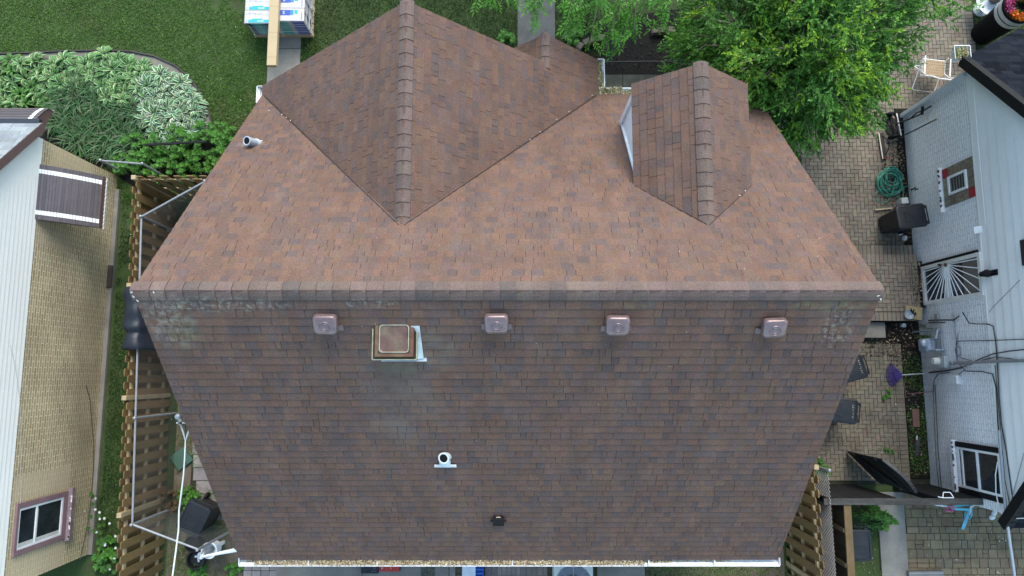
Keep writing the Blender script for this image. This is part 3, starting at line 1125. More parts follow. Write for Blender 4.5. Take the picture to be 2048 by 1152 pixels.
# glass block window
wy0, wy1, wz0, wz1 = 3.72, 4.60, 1.36, 2.38
M['glassblock'] = mat('mottled_glass_block', (.185, .165, .120), .25, .5, 22, .2, 70, spec=.6)
mb = MB()
bs = .205
ny, nz = 4, 5
for i in range(ny):
    for k in range(nz):
        if i in (1, 2) and k in (1, 2, 3): continue
        ya = wy0 + (wy1 - wy0) * i / ny; yb = wy0 + (wy1 - wy0) * (i + 1) / ny
        za = wz0 + (wz1 - wz0) * k / nz; zb = wz0 + (wz1 - wz0) * (k + 1) / nz
        red = (i, k) in ((3, 0), (0, 4))
        j = random.uniform(.75, 1.3)
        mb.span((RX - .02, ya + .004, za + .004), (RX + .01, yb - .004, zb - .004), 1 if red else 0, (1, 1, 1) if red else (j, j, j))
w1 = mb.build('window', [M['glassblock'], mat('red_brick', (.33, .03, .035), .7)], RHOUSE, world=True, bevel=.006)
mb = MB()
mb.span((RX - .008, wy0, wz0), (RX + .01, wy1, wz1))
mb.build('frame', mat('dark_grout', (.12, .12, .11), .8), w1, world=True)
mb = MB()
a0, a1 = wy0 + .22 + .01, wy1 - .22 - .01
b0, b1 = wz0 + .205, wz1 - .205
for s_ in ((a0, b0, a0 + .05, b1), (a1 - .05, b0, a1, b1), (a0 + .05, b1 - .05, a1 - .05, b1), (a0 + .05, b0, a1 - .05, b0 + .05)):
    mb.span((RX - .05, s_[0], s_[1]), (RX - .002, s_[2], s_[3]))
mb.build('vent_sash', M['white'], w1, world=True)
mb = MB()
mb.span((RX - .02, a0 + .04, b0 + .04), (RX - .004, a1 - .04, b1 - .04))
mb.build('pane', M['glass'], w1, world=True)
mb = MB()
for k in range(5): mb.span((RX - .032, a0 + .05, b0 + .075 + k * .092), (RX - .021, a1 - .05, b0 + .10 + k * .092), 0, (.16, .17, .15))
mb.build('louvre', M['plain'], w1, world=True)
mb = MB()
mb.span((RX - .10, wy0 - .10, wz0 - .09), (RX + .0, wy1 + .06, wz0 - .015))
for k in range(9):
    mb.box((RX - .09, random.uniform(wy0 - .05, wy1), wz0 - .013), (.04, random.uniform(.03, .07), .006), random.uniform(-.5, .5), 0, (.05, .05, .05))
mb.build('sill', mat('peeling_white_sill', (.72, .74, .74), .6, .1, 6, dirt=(.1, .1, .1), dirt_amt=.4, dscale=12), w1, world=True)

# lower sliding window with black side boards
wy0, wy1, wz0, wz1 = -2.46, -1.60, 1.10, 2.42
mb = MB()
mb.span((RX - .04, wy0 - .12, wz0 - .02), (RX + .01, wy0, wz1)); mb.span((RX - .04, wy1, wz0 - .02), (RX + .01, wy1 + .11, wz1))
w2 = mb.build('window', M['darkmetal'], RHOUSE, world=True)
mb = MB()
for s_ in ((wy0, wz0, wy0 + .05, wz1), (wy1 - .05, wz0, wy1, wz1), (wy0 + .05, wz0, wy1 - .05, wz0 + .07), (wy0 + .05, wz1 - .05, wy1 - .05, wz1), (wy0 + .05, wz0 + .62, wy1 - .05, wz0 + .68), (wy0 + .05, wz0 + .14, wy1 - .05, wz0 + .18)):
    mb.span((RX - .035, s_[0], s_[1]), (RX + .005, s_[2], s_[3]))
mb.build('sash', M['white'], w2, world=True)
mb = MB()
mb.span((RX - .015, wy0 + .03, wz0 + .03), (RX + .004, wy1 - .03, wz1 - .03))
mb.build('pane', M['glass'], w2, world=True)
mb = MB()
mb.span((RX - .11, wy0 - .14, wz0 - .13), (RX + .0, wy1 + .14, wz0 - .03))
for k in range(16):
    mb.box((RX - .1, random.uniform(wy0 - .1, wy1 + .1), wz0 - .027), (.03, random.uniform(.02, .06), .006), random.uniform(-.5, .5), 0, (.08, .08, .08))
mb.build('sill', mat('flaking_white_sill', (.70, .72, .73), .6, .1, 6, dirt=(.1, .09, .08), dirt_amt=.5, dscale=14), w2, world=True)

# small gable window
mb = MB()
q = W(2046, 506, RX)
mb.span((RX - .05, q.y - .25, q.z), (RX + .01, q.y + .25, q.z + .9), 0, (.02, .02, .025))
mb.build('window', M['semi'], RHOUSE, world=True, bevel=.01)

# sunburst security door
dy0, dy1, dz0, dz1 = 1.60, 2.52, .36, 2.40
mb = MB()
for s_ in ((dy0, dz0, dy0 + .085, dz1), (dy1 - .085, dz0, dy1, dz1), (dy0 + .085, dz0, dy1 - .085, dz0 + .10), (dy0 + .085, dz1 - .09, dy1 - .085, dz1)):
    mb.span((RX - .06, s_[0], s_[1]), (RX + .01, s_[2], s_[3]))
door = mb.build('security_door', mat('cream_door_frame', (.66, .66, .62), .5, .08, 4, dirt=(.4, .38, .33), dirt_amt=.35, dscale=6), RHOUSE, world=True, bevel=.008)
mb = MB()
mb.span((RX - .012, dy0 + .07, dz0 + .08), (RX + .006, dy1 - .07, dz1 - .07))
mb.build('pane', M['glass'], door, world=True)
mb = MB()
mb.span((RX - .016, dy0 + .10, dz1 - .62), (RX - .0125, dy1 - .10, dz1 - .10), 0, (.17, .15, .13)); mb.span((RX - .016, dy0 + .2, 1.0), (RX - .0125, dy0 + .42, 1.7), 0, (.12, .13, .16))
mb.build('curtain', M['plain'], door, world=True)
mb = MB()
hub = Vector((RX - .05, dy1 - .10, 1.30))
y0_, y1_, z0_, z1_ = dy0 + .08, dy1 - .08, dz0 + .10, dz1 - .09
for k in range(17):
    a = R(-88 + 176 * k / 16)
    d = Vector((0, -math.cos(a), math.sin(a)))
    ks = [(y0_ - hub.y) / d.y if d.y < -1e-4 else 9, (z1_ - hub.z) / d.z if d.z > 1e-4 else 9, (z0_ - hub.z) / d.z if d.z < -1e-4 else 9]
    L = min(x for x in ks if x > 0)
    mb.tube([hub + d * .05, hub + d * L], .011, 6)
mb.span((RX - .055, y0_, 1.22), (RX - .035, dy1 - .1, 1.27)); mb.span((RX - .055, y0_, 1.33), (RX - .035, dy1 - .1, 1.38))
mb.build('sunburst_bars', M['white'], door, world=True)
mb = MB()
mb.lathe([(.0, .03), (.035, .025), (.045, 0)], 14, hub + Vector((-.02, 0, 0)))
mb.tube([hub + Vector((-.03, .03, -.12)), hub + Vector((-.07, .0, -.10)), hub + Vector((-.07, -.05, -.10))], .016, 8)
mb.tube([hub + Vector((-.02, .03, -.2)), hub + Vector((-.055, .03, -.2))], .028, 10)
mb.build('handle', mat('bronze_handle', (.10, .07, .05), .35, metal=.6), door, world=True)
mb = MB()
mb.span((RX - .12, dy0 - .05, .10), (RX + 0, dy1 + .14, .33))
mb.span((RX - .05, dy1, .33), (RX + 0, dy1 + .06, 2.3))
mb.build('threshold', M['darkmetal'], door, world=True)
# coach lamp above the door
q = W(1972, 547, RX - .1)
mb = MB()
mb.tube([q + Vector((.1, 0, .12)), q + Vector((.02, 0, .14)), q + Vector((0, 0, .10))], .018, 8)
mb.lathe([(.03, -.16), (.055, -.15), (.075, .02), (.09, .03), (.05, .08), (.02, .11), (.0, .12)], 6, q)
mb.span((q.x + .07, q.y - .06, q.z + .0), (q.x + .11, q.y + .06, q.z + .22))
mb.build('wall_lamp', M['darkmetal'], RHOUSE, world=True)
# dryer vent hood
q = W(1962, 460, RX)
mb = MB()
mb.prism([(RX, q.y - .07, q.z + .08), (RX - .12, q.y - .07, q.z - .05), (RX, q.y - .07, q.z - .07)], (0, .15, 0))
mb.build('vent_hood', M['white'], RHOUSE, world=True, bevel=.01)

# meters, conduits and cables
def wl(*pts, off=.03): return [W(x, y, RX - off) for x, y in pts]
mb = MB()
mb.tube(wl((1905, 726), (1960, 724), (2010, 722), (2060, 721), off=.05), .034, 10)
q = W(1905, 726, RX - .05)
mb.lathe([(.05, -.05), (.05, .04), (.036, .05)], 12, q)
mb.build('service_mast', M['steelpipe'], RHOUSE, world=True, smooth=False)
q = W(1890, 724, RX)
mb = MB()
mb.span((RX - .14, q.y - .13, q.z - .22), (RX + .0, q.y + .13, q.z + .20))
em = mb.build('electric_meter', mat('meter_box_grey', (.42, .46, .47), .45, .08, 5, metal=.3), RHOUSE, world=True, bevel=.015)
mb = MB()
rings = []
for r_, d in ((.085, .14), (.085, .17), (.078, .24), (.06, .26)):
    rings.append([Vector((RX - d, q.y + .02 + r_ * math.cos(a * math.pi / 10), q.z - .03 + r_ * math.sin(a * math.pi / 10))) for a in range(20)])
mb.loft(rings)
mb.build('meter_dome', mat('meter_dome', (.6, .62, .56), .12, .05, 5, spec=.6), em, world=True)
mb = MB()
q = W(1916, 760, RX)
mb.loft([[Vector((RX - d, q.y + v.x, q.z + v.y)) for v in rrect(.20 * k, .28 * k, .04, 0)] for d, k in ((0, 1), (.10, 1), (.12, .9))])
mb.build('junction_box', mat('pale_box', (.60, .63, .64), .45), RHOUSE, world=True)
mb = MB()
q = W(1880, 660, RX)
mb.loft([[Vector((RX - d, q.y + v.x * 1.0, q.z + v.y)) for v in rrect(.11 * k, .12 * k, .03, 0)] for d, k in ((0, 1), (.07, 1), (.08, .85))])
mb.tube(wl((1882, 664), (1884, 690), (1886, 716)), .022, 8)
mb.build('conduit_box', M['steelpipe'], RHOUSE, world=True)
mb = MB()
q = W(1877, 633, RX)
mb.span((RX - .07, q.y - .07, q.z - .06), (RX + 0, q.y + .06, q.z + .06))
mb.build('outlet_box', M['steelpipe'], RHOUSE, world=True)
mb = MB()
mb.tube(wl((1905, 625), (1909, 645), (1913, 690)), .012, 8)
mb.tube(wl((1916, 668), (1912, 700), (1914, 722)), .014, 8)
mb.loft([[Vector((RX - d, W(1919, 702, RX).y + v.x * .9, W(1919, 702, RX).z + v.y)) for v in rrect(.26 * k, .12 * k, .05, 0)] for d, k in ((0, 1), (.05, .95), (.07, .7))])
mb.build('conduit', M['steelpipe'], RHOUSE, world=True)
mb = MB()
for pts, r_ in ((((1925, 624), (1931, 634), (1938, 646), (1955, 648), (1975, 648), (1986, 652), (1991, 680), (1995, 730), (1998, 790), (2003, 850), (2012, 900), (2020, 960), (2030, 1030)), .012),
                (((1857, 641), (1875, 640), (1908, 640), (1918, 632)), .016), (((1857, 645), (1890, 645)), .012),
                (((1912, 690), (1914, 684), (1922, 682), (1980, 681), (2060, 678)), .010),
                (((1950, 722), (1985, 708), (2020, 702), (2060, 698)), .012), (((1950, 724), (1990, 714), (2060, 722)), .008),
                (((1920, 715), (1945, 722), (1925, 735), (1945, 728), (1918, 728), (1930, 740), (1918, 748)), .010),
                (((1858, 745), (1890, 742), (1925, 735)), .018), (((1866, 790), (1868, 760), (1876, 748), (1900, 745)), .010),
                (((1870, 770), (1873, 830), (1876, 900), (1884, 990)), .009), (((1866, 775), (1869, 850), (1873, 930), (1880, 990)), .007),
                (((1930, 742), (1965, 743), (1985, 748), (1992, 775), (1996, 850), (2000, 890)), .012),
                (((1990, 730), (2010, 960), (2025, 1040)), .008), (((2040, 560), (1990, 610), (1978, 625)), .004)):
    mb.tube(wl(*pts, off=.045), r_, 6)
mb.build('wall_cable', mat('dark_cable', (.035, .037, .042), .55), RHOUSE, world=True)
mb = MB()
mb.tube(wl((2003, 915), (1995, 925), (1991, 950), (1992, 985), (1999, 1020), (2008, 1035), (2030, 1037), (2060, 1036), off=.06), .011, 6)
mb.build('loose_white_cable', M['white'], RHOUSE, world=True); mb = MB()
mb.tube(wl((2048, 905), (2036, 950), (2020, 1010), off=.05), .006, 6, 0, (.3, .32, .35))
mb.build('thin_wire', M['white'], RHOUSE, world=True); mb = MB()
mb.tube(wl((1838, 760), (1840, 745), (1850, 735), (1880, 732)), .012, 6, 0, (.6, .62, .66))
mb.build('hose_loop', M['white'], RHOUSE, world=True)
# gas meter
q = W(1850, 690, RX)
mb = MB()
gx = RX - .22
mb.loft([[Vector((gx + v.x, q.y - .02 + v.y, z)) for v in rrect(.20 * k, .30 * k, .06, 0)] for z, k in ((.45, .8), (.48, 1), (.75, 1), (.80, .8))])
gm = mb.build('gas_meter', mat('gas_meter_grey', (.33, .39, .46), .4, .1, 6, metal=.3), RHOUSE, world=True)
mb = MB()
mb.tube([(gx, q.y + .12, .78), (gx, q.y + .12, 1.0), (gx + .05, q.y + .30, 1.0), (gx + .05, q.y + .32, .05)], .022, 8)
mb.tube([(gx, q.y - .14, .78), (gx, q.y - .14, .95), (gx + .2, q.y - .14, .95)], .022, 8)
mb.lathe([(.09, -.03), (.10, 0), (.08, .05), (.03, .07)], 14, (gx - .12, q.y + .02, .74))
mb.build('gas_pipe', mat('gas_pipe', (.33, .38, .43), .45, metal=.4), gm, world=True)
# hose tap
q = W(1836, 378, RX)
mb = MB()
mb.tube([q + Vector((0, 0, 0)), q + Vector((-.12, 0, 0)), q + Vector((-.14, 0, -.05))], .016, 8)
mb.tube([q + Vector((-.08, -.05, .02)), q + Vector((-.08, .05, .02))], .012, 8)
mb.build('hose_tap', M['darkmetal'], RHOUSE, world=True)

# ------------------------------------------------------------ ground and paving
def struct(o): return tag(o, kind='structure')


mb = MB()
mb.face([(-120, -120, -.004), (120, -120, -.004), (120, 120, -.004), (-120, 120, -.004)])
struct(mb.build('ground', mat('earth_and_grass', (.040, .068, .018), .95, .35, 1.3, .25, 30, bump=.5, bscale=50, dirt=(.05, .05, .024), dirt_amt=.5, dscale=1.1)))
M['deep_shade_concrete'] = mat('deep_shade_tinted_concrete', (.060, .064, .050), .95, .3, 3, .2, 40, bump=.3, dirt=(.03, .036, .022), dirt_amt=.6)  # sidewalk concrete with the deep shade put into its dark colour
M['tree_shade_concrete'] = mat('tree_shade_tinted_grey_concrete', (.125, .122, .112), .9, .18, 2.2, .18, 55, bump=.3, dirt=(.07, .07, .06), dirt_amt=.5)  # front walk concrete, darkened in colour for the tree shade over it
M['soil'] = mat('dark_soil', (.008, .0065, .005), .95, .35, 3, .3, 40, bump=.8, bscale=40, dirt=(.006, .005, .004), dirt_amt=.6)
M['dirt'] = mat('trodden_dirt', (.135, .110, .078), .95, .25, 2, .25, 40, bump=.6, bscale=50, dirt=(.07, .06, .04), dirt_amt=.5)


def sheet(name, pts, z, m, th=None):
    mb = MB()
    if th: mb.prism([(x, y, z - th) for x, y in pts], (0, 0, th))
    else: mb.face([(x, y, z) for x, y in pts])
    return struct(mb.build(name, m))


def rect(x0, y0, x1, y1): return [(x0, y0), (x1, y0), (x1, y1), (x0, y1)]


def slabs(name, x0, y0, x1, y1, z, along='y', step=1.5, th=.06, gap=.012, m='concrete'):
    mb = MB()
    a, b = (y0, y1) if along == 'y' else (x0, x1)
    k = a
    while k < b - .01:
        e_ = min(k + step, b)
        j = random.uniform(.9, 1.08)
        if along == 'y': mb.span((x0, k + gap / 2, z - th), (x1, e_ - gap / 2, z), 0, (j, j, j))
        else: mb.span((k + gap / 2, y0, z - th), (e_ - gap / 2, y1, z), 0, (j, j, j))
        k = e_
    return struct(mb.build(name, M[m], bevel=.008))


slabs('path', -6.20, 5.2, -5.38, 13, .03)
slabs('path', .14, 7.60, 1.10, 13, .03, step=2.2, m='tree_shade_concrete')
slabs('path', -.30, 6.0, 1.35, 7.58, .05, step=1.6, m='tree_shade_concrete')
slabs('path', 1.40, 6.55, 7.2, 7.50, .03, 'x', 1.4, m='deep_shade_concrete')
slabs_dark = 1
sheet('garden_soil', [(1.2, 7.52), (5.2, 7.52), (5.2, 9.3), (3.9, 9.25), (2.6, 8.95), (1.8, 8.75), (1.25, 8.3)], .006, M['soil'])
sheet('garden_soil', [(1.2, 5.4), (9.2, 5.4), (9.2, 6.55), (1.2, 6.55)], .004, M['soil'])
sheet('garden_soil', [(4.6, 7.51), (7.9, 7.51), (7.9, 9.8), (5.21, 9.8), (5.21, 7.51)], .005, M['soil'])
sheet('side_yard', rect(-7.95, -5.6, -4.5, 4.2), .003, M['dirt'])
sheet('back_yard', rect(-8.0, -9, 6.3, -3.0), .0015, M['dirt'])
slabs('patio', -5.45, -6.5, -1.30, -3.2, .05, 'x', 2.0)
slabs('patio', 1.95, -6.5, 3.05, -3.9, .14, 'x', 2.4, .14)
slabs('patio', -1.28, -6.5, .85, -4.62, .045, 'x', 1.6)

M['paver'] = mat('clay_paver', (1, 1, 1), .9, .14, 3, .14, 50, bump=.3, bscale=70, dirt=(.065, .058, .040), dirt_amt=.42, dscale=1.4)
M['joint'] = mat('mossy_joint_sand', (.030, .032, .020), .95, .3, 5, .2, 60)
PV = [((.190, .160, .122), .48), ((.205, .174, .130), .26), ((.185, .142, .112), .10), ((.170, .148, .12), .16)]
PV2 = [((.184, .156, .112), .5), ((.170, .146, .110), .3), ((.178, .136, .102), .08), ((.200, .170, .120), .12)]
PV3 = [((.225, .205, .195), .5), ((.26, .235, .215), .3), ((.19, .17, .16), .2)]


def paver(mb, x0, y0, x1, y1, z, pal, g=.005, wob=.0022):
    c = pick(pal)
    zs = [z + random.uniform(-wob, wob) for _ in range(4)]
    q = [(x0 + g, y0 + g), (x1 - g, y0 + g), (x1 - g, y1 - g), (x0 + g, y1 - g)]
    mb.face([(a, b, zz) for (a, b), zz in zip(q, zs)], 0, c)
    d = tuple(v * .6 for v in c)
    for i in range(4):
        a, b = q[i], q[(i + 1) % 4]
        mb.face([(a[0], a[1], z - .03), (b[0], b[1], z - .03), (b[0], b[1], zs[(i + 1) % 4]), (a[0], a[1], zs[i])], 0, d)


def herring(mb, x0, y0, x1, y1, z, pal, w=.1, inside=None):
    nx, ny = int((x1 - x0) / w), int((y1 - y0) / w)
    for j in range(-1, ny + 1):
        for i in range(-1, nx + 1):
            k = (i - j) % 4
            if k == 0: a = (i, j, i + 2, j + 1)
            elif k == 3: a = (i, j, i + 1, j + 2)
            else: continue
            X0, Y0, X1, Y1 = x0 + a[0] * w, y0 + a[1] * w, x0 + a[2] * w, y0 + a[3] * w
            X0, X1 = max(X0, x0), min(X1, x1); Y0, Y1 = max(Y0, y0), min(Y1, y1)
            if X1 - X0 < .03 or Y1 - Y0 < .03: continue
            if inside and not inside((X0 + X1) / 2, (Y0 + Y1) / 2): continue
            paver(mb, X0, Y0, X1, Y1, z, pal)


def soldier(mb, x0, y0, x1, y1, z, pal, horiz):
    """one course; horiz: bricks stacked along x"""
    k = x0 if horiz else y0
    end = x1 if horiz else y1
    while k < end - .03:
        e_ = min(k + .1, end)
        if horiz: paver(mb, k, y0, e_, y1, z, pal)
        else: paver(mb, x0, k, x1, e_, z, pal)
        k = e_


mb = MB()
mb.span((4.6, -2.6, -.05), (9.80, 10.8, .006), 1); mb.span((9.801, 6.6, -.05), (11.9, 10.8, .006), 1)
herring(mb, 6.2, 3.12, 9.62, 6.6, .03, PV)
herring(mb, 7.9, 6.6, 11.6, 10.8, .03, PV)
soldier(mb, 11.6, 6.6, 11.8, 10.8, .03, PV, False)
herring(mb, 5.4, -2.5, 9.15, .72, .03, PV2)
soldier(mb, 9.15, -2.5, 9.35, .72, .03, PV2, False)
struct(mb.build('brick_paving', [M['paver'], M['joint']], norm=False))
sheet('garden_soil', rect(9.36, -2.45, 9.815, .74), .032, M['soil'], .03)
sheet('garden_soil', rect(9.63, 3.12, 9.815, 6.6), .032, M['soil'], .03)
sheet('garden_soil', rect(8.94, .75, 9.815, 1.22), .034, M['soil'], .03)
PV4 = [((.205, .155, .088), .5), ((.185, .145, .088), .3), ((.195, .135, .082), .1), ((.225, .175, .10), .1)]
# rough coursed pavers in the lower right yard
mb = MB()
mb.span((9.16, -7, -.05), (16, -2.62, .006), 1)
y = -2.62
while y > -6.6:
    h = random.choice((.15, .2, .15, .22))
    x = 9.18 - random.uniform(0, .1)
    while x < 13.5:
        w = random.choice((.14, .2, .2, .28, .16))
        if random.random() < .2 and h > .18:
            paver(mb, x, y - h / 2, x + w, y, .03, PV4, .006, .004); paver(mb, x, y - h, x + w, y - h / 2, .03, PV4, .006, .004)
        else: paver(mb, x, y - h, x + w, y, .03, PV4, .006, .004)
        x += w
    y -= h
struct(mb.build('stone_paving', [M['paver'], M['joint']], norm=False))
slabs('concrete_pad', 8.52, -6.4, 9.14, -2.75, .06, 'y', 4)
# grey pavers along the left side of the house
mb = MB()
mb.span((-7.55, -3.2, -.05), (-4.9, .5, .008), 1)
y = .5
while y > -3.1:
    x = -7.5 + random.uniform(-.15, .15)
    while x < -4.9:
        w = random.choice((.3, .4, .4, .5))
        if x > -7.6: paver(mb, x, y - .3, x + w, y, .03, PV3, .008, .004)
        x += w
    y -= .3
struct(mb.build('paver_path', [M['paver'], M['joint']], norm=False))
mb = MB()
x = -6.2
while x < -5.5:
    for k in range(6): paver(mb, x, -4.1 - k * .21 - .21, x + .2, -4.1 - k * .21, .03, PV3, .006)
    x += .2
mb.span((-6.22, -5.5, -.05), (-5.48, -4.08, .008), 1)
struct(mb.build('paver_path', [M['paver'], M['joint']], norm=False))
mb = MB()
x = -.62
while x < .75:
    w = random.choice((.1, .12, .14))
    paver(mb, x, -4.62, x + w, -4.34, .05, [((.19, .16, .14), .6), ((.24, .2, .17), .4)], .004)
    x += w
x = -1.5
while x < -.7:
    w = random.choice((.1, .12))
    paver(mb, x, -4.36, x + w, -4.16, .055, [((.16, .15, .16), .6), ((.2, .19, .19), .4)], .004)
    x += w
struct(mb.build('brick_edging', [M['paver'], M['joint']], norm=False))

# brick stoop between the houses
STOOP = thing('brick_stoop', 'raised brick stoop with steps in front of the sunburst security door', 'stoop', (8.6, 2.0, 0))
mb = MB()
SX0 = 7.0
mb.span((SX0 + .01, 1.24, 0), (9.69, 2.82, .325), 1)
herring(mb, SX0, 1.45, 9.55, 2.62, .35, PV)
soldier(mb, SX0, 2.62, 9.70, 2.83, .35, PV, True); soldier(mb, SX0, 1.23, 9.70, 1.44, .35, PV, True)
soldier(mb, 9.55, 1.45, 9.70, 2.62, .352, PV, False)
mb.build('landing', [M['paver'], M['joint']], STOOP, world=True, norm=False)
mb = MB()
mb.span((SX0 + .01, 2.84, 0), (9.70, 3.09, .155), 1)
soldier(mb, SX0, 2.84, 9.71, 3.09, .18, PV, True)
mb.build('brick_step', [M['paver'], M['joint']], STOOP, world=True, norm=False)
mb = MB()
mb.span((SX0, .84, 0), (8.93, 1.215, .17))
mb.build('concrete_step', M['concrete'], STOOP, world=True, bevel=.015)
mb = MB()
q = P(1735, 512, .36)
mb.span((7.62, 2.12, .353), (8.30, 2.82, .362), 0, (.21, .25, .27))
for a, b in (((.32, .28), (.50, .50)), ((.46, .60), (.62, .44)), ((.50, .12), (.50, .40)), ((.36, .38), (.60, .36)), ((.36, .14), (.36, .38)), ((.58, .0), (.58, .7)), ((.36, .14), (.50, .12)), ((.42, .16), (.43, .34))):
    mb.bar((7.62 + a[0], 2.12 + a[1], .364), (7.62 + b[0], 2.12 + b[1], .364), .022, .003, 0, (.5, .56, .58))
mb.build('chalk_marked_board', M['plain'], STOOP, world=True)

# ------------------------------------------------------------ fences
M['cedar'] = mat('golden_cedar', (.180, .116, .046), .75, .22, 1.2, .15, 40, stretchv=(1, 1, .25), dirt=(.15, .09, .04), dirt_amt=.45, dscale=2.5)
M['rawrail'] = mat('pale_rail', (.36, .28, .16), .75, .15, 3, .1, 40)


def shadowbox(name, label, pts, h, inner, pitch=.285, pw=.165, posts=2.4):
    f = thing(name, label, 'fence', (pts[0][0], pts[0][1], 0))
    pick_ = MB(); rail = MB(); 
    for (A, B), inn in zip(zip(pts, pts[1:]), inner):
        A, B = Vector((*A, 0)), Vector((*B, 0))
        d = (B - A); L = d.length; d.normalize()
        n = Vector((-d.y, d.x, 0)) * inn
        k = 0
        s_ = .05
        while s_ < L:
            for side in (1, -1):
                o_ = s_ + (0 if side > 0 else pitch / 2)
                if o_ + pw > L + .05: continue
                hh = h + random.uniform(-.012, .012)
                c0 = A + d * (o_ + random.uniform(-.006, .006)) + n * (side * .036 - .009)
                j = random.uniform(.78, 1.2)
                prof = [(0, .04), (pw, .04), (pw, hh - .03), (pw - .03, hh), (.03, hh), (0, hh - .03)]
                pick_.prism([c0 + d * a + Vector((0, 0, z)) for a, z in prof], n * .018, 0, (j, j * random.uniform(.95, 1.05), j))
            s_ += pitch
        for z in (.28, .92, h - .22):
            rail.bar(A + Vector((0, 0, z)), B + Vector((0, 0, z)), .045, .088)
        m_ = 0
        while m_ < L + .01:
            p = A + d * min(m_, L - .03) - n * .0
            post = MB()
            post.span((p.x - .05, p.y - .05, 0), (p.x + .05, p.y + .05, h + .05))
            post.build('post', M['rawrail'], f, world=True, bevel=.008)
            m_ += posts
    pick_.build('pickets', M['cedar'], f, world=True)
    rail.build('rails', M['rawrail'], f, world=True)
    return f


shadowbox('wooden_fence', 'golden cedar shadowbox fence beside the lawn strip, turning a corner behind chain link', [(-6.0, 4.30), (-8.33, 4.28), (-8.05, -5.4)], 1.83, (1, 1))
shadowbox('wooden_fence', 'short golden cedar shadowbox fence at the lower right roof corner', [(6.36, -1.95), (6.40, -5.6)], 1.80, (-1,))


def chainlink(name, label, pts, h, tops=None, cell=.06, wr=.0016, posts=2.3, rail=True, wires=True, cat='fence', m=None):
    f = thing(name, label, cat, (pts[0][0], pts[0][1], 0))
    net = MB(); rl = MB()
    if tops is None: tops = pts
    for i in range(len(pts) - 1):
        A, B = Vector((*pts[i], 0)), Vector((*pts[i + 1], 0))
        A1, B1 = Vector((*tops[i], h)), Vector((*tops[i + 1], h))
        L = (B - A).length

        def S(u, v):
            return (A.lerp(B, u / L)).lerp(A1.lerp(B1, u / L), v / h)
        s_ = -h
        while s_ < L:
            for sg in (1, -1):
                u0, v0, u1, v1 = (s_, .05, s_ + h - .05, h) if sg > 0 else (s_ + h - .05, .05, s_, h)
                # clip to [0, L]
                t0, t1 = 0.0, 1.0
                du = u1 - u0
                for lim, sgn in ((0, 1), (L, -1)):
                    if (u0 - lim) * sgn < 0 and (u1 - lim) * sgn < 0: t0, t1 = 1, 0; break
                    if (u0 - lim) * sgn < 0: t0 = max(t0, (lim - u0) / du)
                    elif (u1 - lim) * sgn < 0: t1 = min(t1, (lim - u0) / du)
                if t1 - t0 > .01:
                    a = S(u0 + du * t0, v0 + (v1 - v0) * t0); b = S(u0 + du * t1, v0 + (v1 - v0) * t1)
                    net.tube([a, b], wr, 3, cap=False)
            s_ += cell
        if rail: rl.tube([A1, B1], .022, 10)
        n = max(1, round(L / posts))
        for k in range(n + 1):
            if k == 0 and i > 0: continue
            p, q = A.lerp(B, k / n), A1.lerp(B1, k / n)
            po = MB()
            po.tube([p, q + Vector((0, 0, .03))], .028, 10)
            po.lathe([(.034, 0), (.030, .03), (.0, .045)], 10, q + Vector((0, 0, .03)))
            po.build('post', M['steelpipe'], f, world=True)
    if wires: net.build('wire_mesh', m or M['wire'], f, world=True, norm=False)
    if rail: rl.build('top_rail', M['steelpipe'], f, world=True)
    return f


CL = chainlink('chain_link_fence', 'galvanised chain link fence with a bright top rail inside the cedar fence', [(-6.80, 4.22), (-8.16, 3.42), (-7.90, -3.12), (-6.50, -3.62)], 1.75)
mb = MB()
q0, q1 = P(400, 1114, 1.72), P(476, 1099, 1.80)
mb.tube([q0, q0.lerp(q1, .4), q1], [.02, .03, .045], 10)
mb.tube([q1 + Vector((-.02, .05, -.1)), q1 + Vector((-.02, .05, .06))], .04, 10, 0, (.05, .05, .05))
mb.build('gate_bar', M['white'], CL, world=True)
mb = MB()
for k in range(9):
    a = P(400, 1112, 1.7) + Vector((random.uniform(-.1, .12), random.uniform(-.08, .06), random.uniform(-.1, .08)))
    mb.tube([a, a + Vector((random.uniform(-.08, .08), random.uniform(-.08, .08), random.uniform(-.05, .08)))], .022, 6)
mb.build('latch', M['galv'], CL, world=True)
chainlink('chain_link_fence', 'loose galvanised chain link mesh along the cedar fence at the lower right roof corner', [(6.50, -2.0), (6.55, -5.6)], 1.86, [(6.60, -2.0), (6.66, -5.6)], cell=.085, wr=.0065, posts=3.6, rail=False,
          m=mat('pale_wire', (.40, .38, .35), .5, .1, 8, metal=.3))
chainlink('garden_railing', 'low galvanised rail fence reaching from the tan house to the green shrubs', [(-9.60, 4.93), (-8.62, 4.85)], 1.02, posts=1.0, wires=False)

# tarp thrown over the chain link fence
mb = MB()
nY, prof = 26, []
for k in range(22):
    s_ = k / 21
    if s_ < .42: x, z = .10 + .40 * (1 - s_ / .42), .35 + 1.50 * (s_ / .42)
    elif s_ < .66: a = (s_ - .42) / .24 * math.pi; x, z = -.08 + .18 * math.cos(a), 1.85 + .07 * math.sin(a)
    else: x, z = -.26 - .02 * (s_ - .66) / .34, 1.85 - .30 * (s_ - .66) / .34
    prof.append((x, z))
rows = []
for j in range(nY + 1):
    y = .52 + (1.86 - .52) * j / nY
    cx_ = -8.16 + .26 * (3.42 - y) / 6.54
    wv = .03 * math.sin(j * .9) + .02 * math.sin(j * 1.6)
    rows.append([Vector((cx_ + x * (1.0 + .12 * math.sin(j * .55 + z)) + wv * .5 * (1.9 - z), y + .02 * math.sin(z * 3 + j * .4), z + .012 * math.sin(j * .9) - .05 * (j in (6, 7)))) for x, z in prof])
npf = len(prof)
